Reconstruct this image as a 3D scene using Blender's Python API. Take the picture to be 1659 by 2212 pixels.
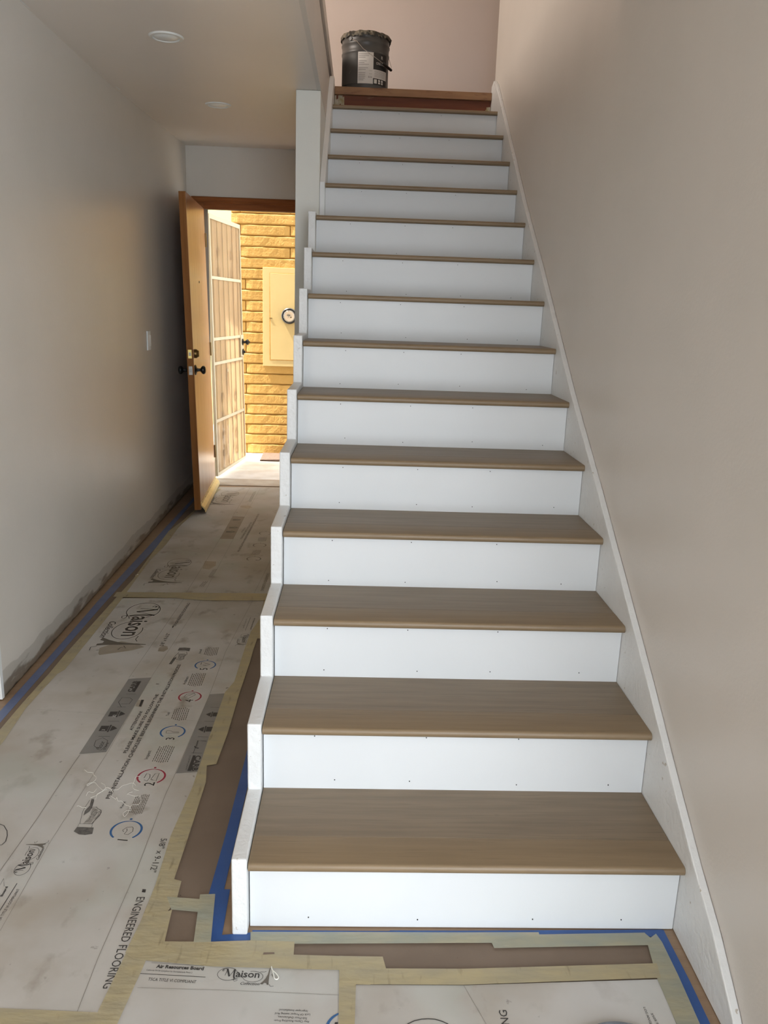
import bpy, bmesh, math, random
from mathutils import Vector, Matrix
random.seed(7)
S = bpy.context.scene
for _o in list(bpy.data.objects): bpy.data.objects.remove(_o)

# ------------------------------------------------------------------ camera
cam = bpy.data.cameras.new('camera'); camo = bpy.data.objects.new('camera', cam)
S.collection.objects.link(camo)
cam.sensor_fit = 'HORIZONTAL'; cam.sensor_width = 36.0
cam.lens = 1755.21447 / 1659 * 36.0
cam.clip_start = 0.02
_r = Vector((0.99907335, -0.02781631, 0.03284354)); _u = Vector((-0.02508723, 0.24369598, 0.96952715)); _f = Vector((0.03497251, 0.96945269, -0.24277232))
camo.matrix_world = Matrix(((_r.x, _u.x, -_f.x, 0.22556), (_r.y, _u.y, -_f.y, -1.63593), (_r.z, _u.z, -_f.z, 1.42661), (0, 0, 0, 1)))
S.camera = camo

# ------------------------------------------------------------------ view, sky, sun, lights
S.view_settings.view_transform = 'Standard'; S.view_settings.look = 'None'
S.view_settings.exposure = 0.14; S.view_settings.gamma = 1.0
S.view_settings.use_curve_mapping = False
wd = bpy.data.worlds.new('world'); S.world = wd; wd.use_nodes = True
bg = wd.node_tree.nodes['Background']; bg.inputs[0].default_value = (0.85, 0.92, 1.0, 1); bg.inputs[1].default_value = 6.8
def lamp(name, kind, loc, direction, energy, color, **kw):
    l = bpy.data.lights.new(name, kind); l.energy = energy; l.color = color
    for k, v in kw.items(): setattr(l, k, v)
    o = bpy.data.objects.new(name, l); S.collection.objects.link(o); o.location = loc
    o.rotation_euler = Vector(direction).to_track_quat('-Z', 'Y').to_euler()
    return o
lamp('sun', 'SUN', (-6, 5, 8), (0.45, 0.072, -0.885), 20.0, (1.0, 0.93, 0.80), angle=0.02)
# daylight through the big front window behind the photographer
lamp('front_window_daylight', 'AREA', (1.75, -3.3, 1.15), (-0.12, 1, -0.04), 74, (0.88, 0.95, 1.0), shape='RECTANGLE', size=3.2, size_y=1.8)
# daylight of the living room side (left, behind the hall wall's corner)
lamp('side_window_daylight', 'AREA', (-3.85, -1.4, 1.3), (1, 0.25, -0.05), 42, (1.0, 0.97, 0.90), shape='RECTANGLE', size=2.2, size_y=1.7)
# daylight of the upstairs room window, warm from the tinted walls
lamp('upstairs_window_daylight', 'AREA', (-2.8, 2.6, 4.0), (1, 0.5, -0.08), 92, (1.0, 0.89, 0.79), shape='RECTANGLE', size=1.6, size_y=1.2)

# ------------------------------------------------------------------ materials
def mat(name, col, rough=0.6, col2=None, scale=6.0, stretch=(1, 1, 1), detail=4.0, lo=0.35, hi=0.65, bump=0.0, bscale=None, spec=0.5, metal=0.0, coat=0.0, emis=None):
    m = bpy.data.materials.new(name); m.use_nodes = True; nt = m.node_tree; N = nt.nodes; L = nt.links
    b = N['Principled BSDF']; b.inputs['Base Color'].default_value = (*col, 1); b.inputs['Roughness'].default_value = rough
    b.inputs['Specular IOR Level'].default_value = spec; b.inputs['Metallic'].default_value = metal; b.inputs['Coat Weight'].default_value = coat; b.inputs['Coat Roughness'].default_value = 0.3
    if emis: b.inputs['Emission Color'].default_value = (*emis[:3], 1); b.inputs['Emission Strength'].default_value = emis[3]
    if col2 or bump:
        tc = N.new('ShaderNodeTexCoord'); mp = N.new('ShaderNodeMapping'); mp.inputs['Scale'].default_value = stretch
        L.new(tc.outputs['Object'], mp.inputs['Vector'])
        nz = N.new('ShaderNodeTexNoise'); nz.inputs['Scale'].default_value = scale; nz.inputs['Detail'].default_value = detail
        L.new(mp.outputs[0], nz.inputs['Vector'])
        if col2:
            rp = N.new('ShaderNodeValToRGB'); rp.color_ramp.elements[0].position = lo; rp.color_ramp.elements[1].position = hi
            rp.color_ramp.elements[0].color = (*col, 1); rp.color_ramp.elements[1].color = (*col2, 1)
            L.new(nz.outputs['Fac'], rp.inputs['Fac']); L.new(rp.outputs['Color'], b.inputs['Base Color'])
        if bump:
            n2 = nz
            if bscale:
                n2 = N.new('ShaderNodeTexNoise'); n2.inputs['Scale'].default_value = bscale; n2.inputs['Detail'].default_value = 3
                L.new(mp.outputs[0], n2.inputs['Vector'])
            bp = N.new('ShaderNodeBump'); bp.inputs['Strength'].default_value = bump; bp.inputs['Distance'].default_value = 0.01
            L.new(n2.outputs['Fac'], bp.inputs['Height']); L.new(bp.outputs['Normal'], b.inputs['Normal'])
    return m
def mixin(m, col, scale, lo, hi, fac=1.0, stretch=(1, 1, 1), detail=6.0, axis=None):
    """lay a second noise-masked colour over a material (stains, dirt)"""
    nt = m.node_tree; N = nt.nodes; L = nt.links; b = N['Principled BSDF']; inp = b.inputs['Base Color']
    tc = N.new('ShaderNodeTexCoord'); mp = N.new('ShaderNodeMapping'); mp.inputs['Scale'].default_value = stretch
    L.new(tc.outputs['Object'], mp.inputs['Vector'])
    nz = N.new('ShaderNodeTexNoise'); nz.inputs['Scale'].default_value = scale; nz.inputs['Detail'].default_value = detail
    L.new(mp.outputs[0], nz.inputs['Vector'])
    mr = N.new('ShaderNodeMapRange'); mr.inputs['From Min'].default_value = lo; mr.inputs['From Max'].default_value = hi; mr.inputs['To Max'].default_value = fac
    L.new(nz.outputs['Fac'], mr.inputs['Value'])
    f = mr.outputs[0]
    if axis:                                   # (axis index, from, to, noise weight): fade along an axis, broken up by noise
        sp = N.new('ShaderNodeSeparateXYZ'); L.new(tc.outputs['Object'], sp.inputs[0])
        ad = N.new('ShaderNodeMath'); ad.operation = 'MULTIPLY_ADD'; ad.inputs[1].default_value = axis[3]
        L.new(nz.outputs['Fac'], ad.inputs[0]); L.new(sp.outputs[axis[0]], ad.inputs[2])
        m2 = N.new('ShaderNodeMapRange'); m2.inputs['From Min'].default_value = axis[1]; m2.inputs['From Max'].default_value = axis[2]; m2.inputs['To Max'].default_value = fac
        L.new(ad.outputs[0], m2.inputs['Value']); f = m2.outputs[0]
    mx = N.new('ShaderNodeMix'); mx.data_type = 'RGBA'; L.new(f, mx.inputs[0])
    if inp.links: L.new(inp.links[0].from_socket, mx.inputs[6])
    else: mx.inputs[6].default_value = inp.default_value
    mx.inputs[7].default_value = (*col, 1); L.new(mx.outputs[2], inp)
    return m
wallpaint = mat('painted_drywall', (0.66, 0.62, 0.57), 0.42, (0.63, 0.595, 0.545), 2.5, bump=0.06, bscale=90)
hallpaint = mat('painted_hall_wall', (0.67, 0.63, 0.575), 0.31, (0.64, 0.605, 0.55), 2.5, bump=0.05, bscale=80)
mixin(hallpaint, (0.50, 0.47, 0.42), 9, 0.5, 0.6, 1.0, axis=(2, 0.125, 0.121, 0.05), stretch=(1, .6, 1))
mixin(hallpaint, (0.17, 0.135, 0.10), 16, 0.5, 0.6, 0.9, axis=(2, 0.130, 0.108, 0.16), stretch=(1, .35, 1.6))
mixin(hallpaint, (0.02, 0.014, 0.010), 20, 0.5, 0.6, 1.0, axis=(2, 0.022, 0.014, 0.02))
ceilpaint = mat('ceiling_paint', (0.77, 0.71, 0.65), 0.42, (0.75, 0.695, 0.635), 2, bump=0.04, bscale=70)
pinkpaint = mat('upstairs_wall_paint', (0.68, 0.60, 0.55), 0.7, (0.66, 0.585, 0.535), 3, bump=0.05, bscale=80)
whitetrim = mat('white_trim_paint', (0.78, 0.80, 0.80), 0.38, (0.75, 0.77, 0.775), 5, bump=0.03, bscale=120)
wornwhite = mat('chipped_white_paint', (0.73, 0.745, 0.745), 0.4, (0.69, 0.705, 0.705), 6, bump=0.35, bscale=55)
mixin(wornwhite, (0.34, 0.28, 0.20), 48, 0.69, 0.72, 0.7)
riserwhite = mat('riser_paint', (0.70, 0.725, 0.74), 0.42, (0.67, 0.695, 0.71), 2.2, bump=0.02, bscale=60)
def oak(name, c1, c2, c3):
    m = mat(name, c1, 0.45, c2, 3.0, (1.2, 16, 16), detail=6, lo=0.3, hi=0.7, bump=0.06, bscale=None)
    mixin(m, c3, 9.0, 0.58, 0.74, 0.5, (0.7, 22, 10), 8)
    mixin(m, tuple(x * .55 for x in c1), 3.1, 0.74, 0.80, 0.5, (2.2, 7, 3), 2)
    return m
oak_back = oak('oak_tread', (0.178, 0.131, 0.082), (0.235, 0.175, 0.112), (0.115, 0.082, 0.050))
oak_nose = oak('oak_nosing', (0.205, 0.145, 0.083), (0.245, 0.176, 0.103), (0.14, 0.095, 0.053))
rawwood = oak('raw_floorboards', (0.26, 0.17, 0.105), (0.31, 0.21, 0.13), (0.18, 0.11, 0.06))
card = mat('printed_white_cardboard', (0.48, 0.46, 0.43), 0.62, (0.38, 0.355, 0.315), 2.6, detail=7, bump=0.12, bscale=8)
mixin(card, (0.36, 0.32, 0.265), 4.5, 0.46, 0.66, 0.75, (1, 1, 1), 9)
mixin(card, (0.22, 0.185, 0.14), 11, 0.58, 0.74, 0.75, (1, .7, 1), 10)
mixin(card, (0.40, 0.42, 0.37), 3.0, 0.55, 0.62, 0.4, (1, 1, 1), 3)
mixin(card, (0.14, 0.12, 0.10), 34, 0.70, 0.76, 0.8, (1, 1, 1), 4)
mixin(card, (0.57, 0.57, 0.565), 1.6, 0.52, 0.68, 0.5, (1, 1, 1), 3)
kraft = mat('brown_kraft_paper', (0.155, 0.112, 0.080), 0.75, (0.18, 0.132, 0.096), 5, detail=5, bump=0.05, bscale=40)
mixin(kraft, (0.06, 0.04, 0.03), 45, 0.72, 0.76, 0.8)
tapem = mat('masking_tape', (0.47, 0.395, 0.23), 0.5, (0.40, 0.35, 0.23), 9, (1, 3, 1), detail=5, bump=0.25, bscale=20)
mixin(tapem, (0.23, 0.19, 0.11), 12, 0.60, 0.72, 0.6, (5, 1, 1), 6)
tapeg = mat('masking_tape_over_blue', (0.42, 0.39, 0.27), 0.5, (0.33, 0.345, 0.28), 7, (1, 3, 1), detail=5, bump=0.25, bscale=20)
bluetape = mat('blue_tape', (0.022, 0.078, 0.26), 0.42, (0.030, 0.092, 0.29), 8, bump=0.06, bscale=60)
bluetape_dusty = mat('dusty_blue_tape', (0.095, 0.13, 0.25), 0.5, (0.12, 0.155, 0.27), 12, bump=0.06, bscale=60)
ink = mat('black_ink', (0.035, 0.032, 0.030), 0.6); ink2 = mat('faded_ink', (0.12, 0.105, 0.085), 0.6); ink3 = mat('faint_ink', (0.24, 0.2, 0.13), 0.6)
inkw = mat('white_print', (0.45, 0.43, 0.40), 0.6)
greyband = mat('grey_print', (0.18, 0.175, 0.165), 0.45, (0.205, 0.195, 0.185), 10)
greyband_f = mat('faded_grey_print', (0.235, 0.2, 0.155), 0.6, (0.27, 0.23, 0.18), 14)
stainm = mat('glue_stain', (0.27, 0.235, 0.185), 0.4, (0.31, 0.275, 0.225), 20)
inkblue = mat('blue_ink', (0.03, 0.11, 0.27), 0.5); inkred = mat('red_ink', (0.30, 0.03, 0.055), 0.5)
foldm = mat('fold_shadow', (0.22, 0.20, 0.17), 0.8)
doorwood = mat('varnished_door', (0.37, 0.185, 0.10), 0.26, (0.46, 0.255, 0.155), 3.0, (9, 9, 0.8), detail=7, lo=0.3, hi=0.7, coat=0.3)
mixin(doorwood, (0.28, 0.13, 0.055), 5, 0.56, 0.78, 0.5, (16, 16, 0.6), 8)
dooredge = mat('door_edge_wood', (0.25, 0.095, 0.022), 0.6, (0.32, 0.13, 0.035), 4, (9, 9, 0.7), spec=.2)
trimwood = mat('dark_door_casing', (0.22, 0.068, 0.014), 0.55, (0.30, 0.10, 0.024), 5, (1, 9, 9), spec=.25)
redwood = mat('stained_raw_riser', (0.13, 0.030, 0.008), 0.6, (0.17, 0.045, 0.012), 5, (1, 6, 10), bump=0.1)
mixin(redwood, (0.25, 0.17, 0.09), 10, 0.66, 0.72, 0.8, (1, 1, 3))
landwood = mat('worn_landing_edge', (0.23, 0.115, 0.05), 0.5, (0.29, 0.155, 0.07), 4, (1, 8, 8), bump=0.1)
mixin(landwood, (0.12, 0.045, 0.02), 7, 0.55, 0.66, 0.7, (1, 4, 4))
plaster = mat('dried_plaster', (0.55, 0.51, 0.42), 0.8, (0.35, 0.28, 0.13), 30, bump=0.5)
brickm = mat('yellow_painted_brick', (0.39, 0.235, 0.064), 0.7, (0.355, 0.21, 0.053), 5, bump=0.7, bscale=26)
mixin(brickm, (0.38, 0.19, 0.04), 38, 0.66, 0.72, 0.8, (1, 1, 1), 3)
mortar = mat('yellow_painted_mortar', (0.48, 0.25, 0.05), 0.9, (0.36, 0.18, 0.035), 30, bump=0.5)
panelm = mat('cream_yellow_metal', (0.45, 0.345, 0.165), 0.55, (0.43, 0.33, 0.155), 7)
yellowm = mat('yellow_stucco', (0.50, 0.415, 0.18), 0.8)
creamwall = mat('cream_stucco', (0.72, 0.66, 0.56), 0.8)
concrete = mat('pale_concrete', (0.66, 0.61, 0.55), 0.85, (0.56, 0.50, 0.43), 6, bump=0.2, bscale=40)
sillm = mat('shaded_threshold', (0.34, 0.27, 0.20), 0.7, (0.42, 0.35, 0.27), 8, bump=0.15)  # shade on the entry concrete is put into this darker colour
black = mat('black_metal', (0.008, 0.008, 0.008), 0.3); darkgrey = mat('grey_bucket_paint', (0.055, 0.053, 0.050), 0.38, (0.07, 0.068, 0.064), 5, bump=0.05)
mixin(darkgrey, (0.30, 0.25, 0.16), 30, 0.735, 0.76, 0.9, (1, 1, .5), 3)
brass = mat('brass', (0.62, 0.48, 0.18), 0.25, metal=1.0); bronze = mat('aged_brass', (0.22, 0.14, 0.05), 0.35, metal=0.9)
steel = mat('steel_wire', (0.6, 0.58, 0.55), 0.3, metal=1.0); greymetal = mat('grey_latch_metal', (0.35, 0.33, 0.30), 0.4, metal=0.8)
creamframe = mat('cream_door_frame', (0.60, 0.52, 0.38), 0.4); ironm = mat('cream_ironwork', (0.70, 0.58, 0.38), 0.5)
labelw = mat('white_label', (0.62, 0.60, 0.57), 0.5, (0.56, 0.54, 0.51), 14); labelb = mat('black_label', (0.006, 0.006, 0.006), 0.4)
labelg = mat('grey_label_print', (0.22, 0.21, 0.20), 0.5)
lampm = mat('white_lamp_ring', (0.72, 0.73, 0.70), 0.4); lensm = mat('frosted_lamp_lens', (0.80, 0.82, 0.80), 0.3)
stringm = mat('white_thread', (0.75, 0.74, 0.68), 0.8); matm = mat('brown_doormat', (0.085, 0.05, 0.035), 0.95, (0.12, 0.075, 0.055), 60, bump=0.6)
mixin(matm, (0.55, 0.45, 0.35), 55, 0.70, 0.73, 0.9)
lidm = mat('blue_grey_lid', (0.10, 0.12, 0.15), 0.22, (0.13, 0.15, 0.18), 6, coat=0.3)
jambshade = mat('jamb_shade_colour', (0.016, 0.010, 0.006), 0.7)  # near-black base colour carries the shade under the door header
postpaint = mat('wall_end_paint', (0.74, 0.74, 0.69), 0.45, (0.71, 0.715, 0.665), 3, bump=0.05, bscale=80)
sweepm = mat('yellow_brass_sweep', (0.80, 0.62, 0.30), 0.35, (0.72, 0.55, 0.25), 20)
for _m in (tapem, tapeg): _m.node_tree.nodes['Principled BSDF'].inputs['Alpha'].default_value = 0.80
def screenmat():
    m = bpy.data.materials.new('perforated_screen'); m.use_nodes = True; nt = m.node_tree; N = nt.nodes; L = nt.links
    N.remove(N['Principled BSDF']); out = N['Material Output']
    d = N.new('ShaderNodeBsdfDiffuse'); d.inputs[0].default_value = (0.36, 0.28, 0.20, 1)
    t = N.new('ShaderNodeBsdfTranslucent'); t.inputs[0].default_value = (0.40, 0.30, 0.19, 1)
    tr = N.new('ShaderNodeBsdfTransparent')
    m1 = N.new('ShaderNodeMixShader'); m1.inputs[0].default_value = 0.7; L.new(d.outputs[0], m1.inputs[1]); L.new(t.outputs[0], m1.inputs[2])
    m2 = N.new('ShaderNodeMixShader'); L.new(m1.outputs[0], m2.inputs[1]); L.new(tr.outputs[0], m2.inputs[2])
    tc = N.new('ShaderNodeTexCoord'); nz = N.new('ShaderNodeTexNoise'); nz.inputs['Scale'].default_value = 5; L.new(tc.outputs['Object'], nz.inputs['Vector'])
    mr = N.new('ShaderNodeMapRange'); mr.inputs['To Min'].default_value = 0.08; mr.inputs['To Max'].default_value = 0.30; L.new(nz.outputs['Fac'], mr.inputs['Value']); L.new(mr.outputs[0], m2.inputs[0])
    L.new(m2.outputs[0], out.inputs[0]); return m
screenm = screenmat()

# ------------------------------------------------------------------ builders
def link(o): S.collection.objects.link(o); return o
class MB:
    def __init__(s): s.v = []; s.f = []; s.sm = False
    def add(s, vs, fs):
        n = len(s.v); s.v += [tuple(v) for v in vs]; s.f += [tuple(i + n for i in f) for f in fs]; return s
    def box(s, x0, x1, y0, y1, z0, z1):
        return s.add([(x0, y0, z0), (x1, y0, z0), (x1, y1, z0), (x0, y1, z0), (x0, y0, z1), (x1, y0, z1), (x1, y1, z1), (x0, y1, z1)],
                     [(0, 3, 2, 1), (4, 5, 6, 7), (0, 1, 5, 4), (1, 2, 6, 5), (2, 3, 7, 6), (3, 0, 4, 7)])
    def prism(s, pts, a, b, axis):
        """polygon pts in the plane normal to axis, extruded from a to b"""
        def P(p, t): return (t, p[0], p[1]) if axis == 'x' else ((p[0], t, p[1]) if axis == 'y' else (p[0], p[1], t))
        n = len(pts); vs = [P(p, a) for p in pts] + [P(p, b) for p in pts]
        return s.add(vs, [tuple(range(n))[::-1], tuple(range(n, 2 * n))] + [(i, (i + 1) % n, (i + 1) % n + n, i + n) for i in range(n)])
    def tube(s, pts, r, k=8, closed=False):
        pts = [Vector(p) for p in pts]; n = len(pts); rings = []
        for i, p in enumerate(pts):
            a = pts[i - 1] if (i > 0 or closed) else p; b = pts[(i + 1) % n] if (i < n - 1 or closed) else p
            t = (b - a).normalized(); ref = Vector((0, 0, 1)) if abs(t.z) < 0.9 else Vector((1, 0, 0))
            u = t.cross(ref).normalized(); w = u.cross(t); rr = r[i] if isinstance(r, (list, tuple)) else r
            rings.append([p + (u * math.cos(2 * math.pi * j / k) + w * math.sin(2 * math.pi * j / k)) * rr for j in range(k)])
        vs = [v for R in rings for v in R]; fs = []
        for i in range(n if closed else n - 1):
            for j in range(k):
                fs.append((i * k + j, i * k + (j + 1) % k, ((i + 1) % n) * k + (j + 1) % k, ((i + 1) % n) * k + j))
        if not closed: fs += [tuple(range(k))[::-1], tuple(range((n - 1) * k, n * k))]
        return s.add(vs, fs)
    def lathe(s, prof, k=32, origin=(0, 0, 0), axis='z'):
        O = Vector(origin); vs = []
        for r, h in prof:
            for j in range(k):
                a = 2 * math.pi * j / k; c, d = r * math.cos(a), r * math.sin(a)
                vs.append(O + Vector({'z': (c, d, h), 'y': (c, h, d), 'x': (h, c, d)}[axis]))
        fs = [(i * k + j, i * k + (j + 1) % k, (i + 1) * k + (j + 1) % k, (i + 1) * k + j) for i in range(len(prof) - 1) for j in range(k)]
        if prof[0][0] > 1e-6: fs.append(tuple(range(k))[::-1])
        if prof[-1][0] > 1e-6: n = len(prof) - 1; fs.append(tuple(range(n * k, n * k + k)))
        return s.add(vs, fs)
    def build(s, name, m, parent=None, smooth=False, bevel=0, seg=2, mats=None):
        me = bpy.data.meshes.new(name); me.from_pydata(s.v, [], s.f); me.validate()
        bm = bmesh.new(); bm.from_mesh(me); bmesh.ops.remove_doubles(bm, verts=bm.verts, dist=1e-6); bmesh.ops.recalc_face_normals(bm, faces=bm.faces); bm.to_mesh(me); bm.free()
        o = bpy.data.objects.new(name, me); link(o); me.materials.append(m)
        if smooth:
            for p in me.polygons: p.use_smooth = True
            me.set_sharp_from_angle(angle=math.radians(40))
        if bevel:
            b = o.modifiers.new('bevel', 'BEVEL'); b.width = bevel; b.segments = seg; b.limit_method = 'ANGLE'; b.angle_limit = math.radians(35)
        if parent: o.parent = parent
        return o
def tag(o, label, cat, group=None, kind=None):
    if label: o['label'] = label
    if cat: o['category'] = cat
    if group: o['group'] = group
    if kind: o['kind'] = kind
    return o
def struct(o, label=None, cat=None): o['kind'] = 'structure'; return tag(o, label, cat)
def empty(name, loc=(0, 0, 0)):
    o = bpy.data.objects.new(name, None); link(o); o.location = loc; o.empty_display_size = .1; return o
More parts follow.
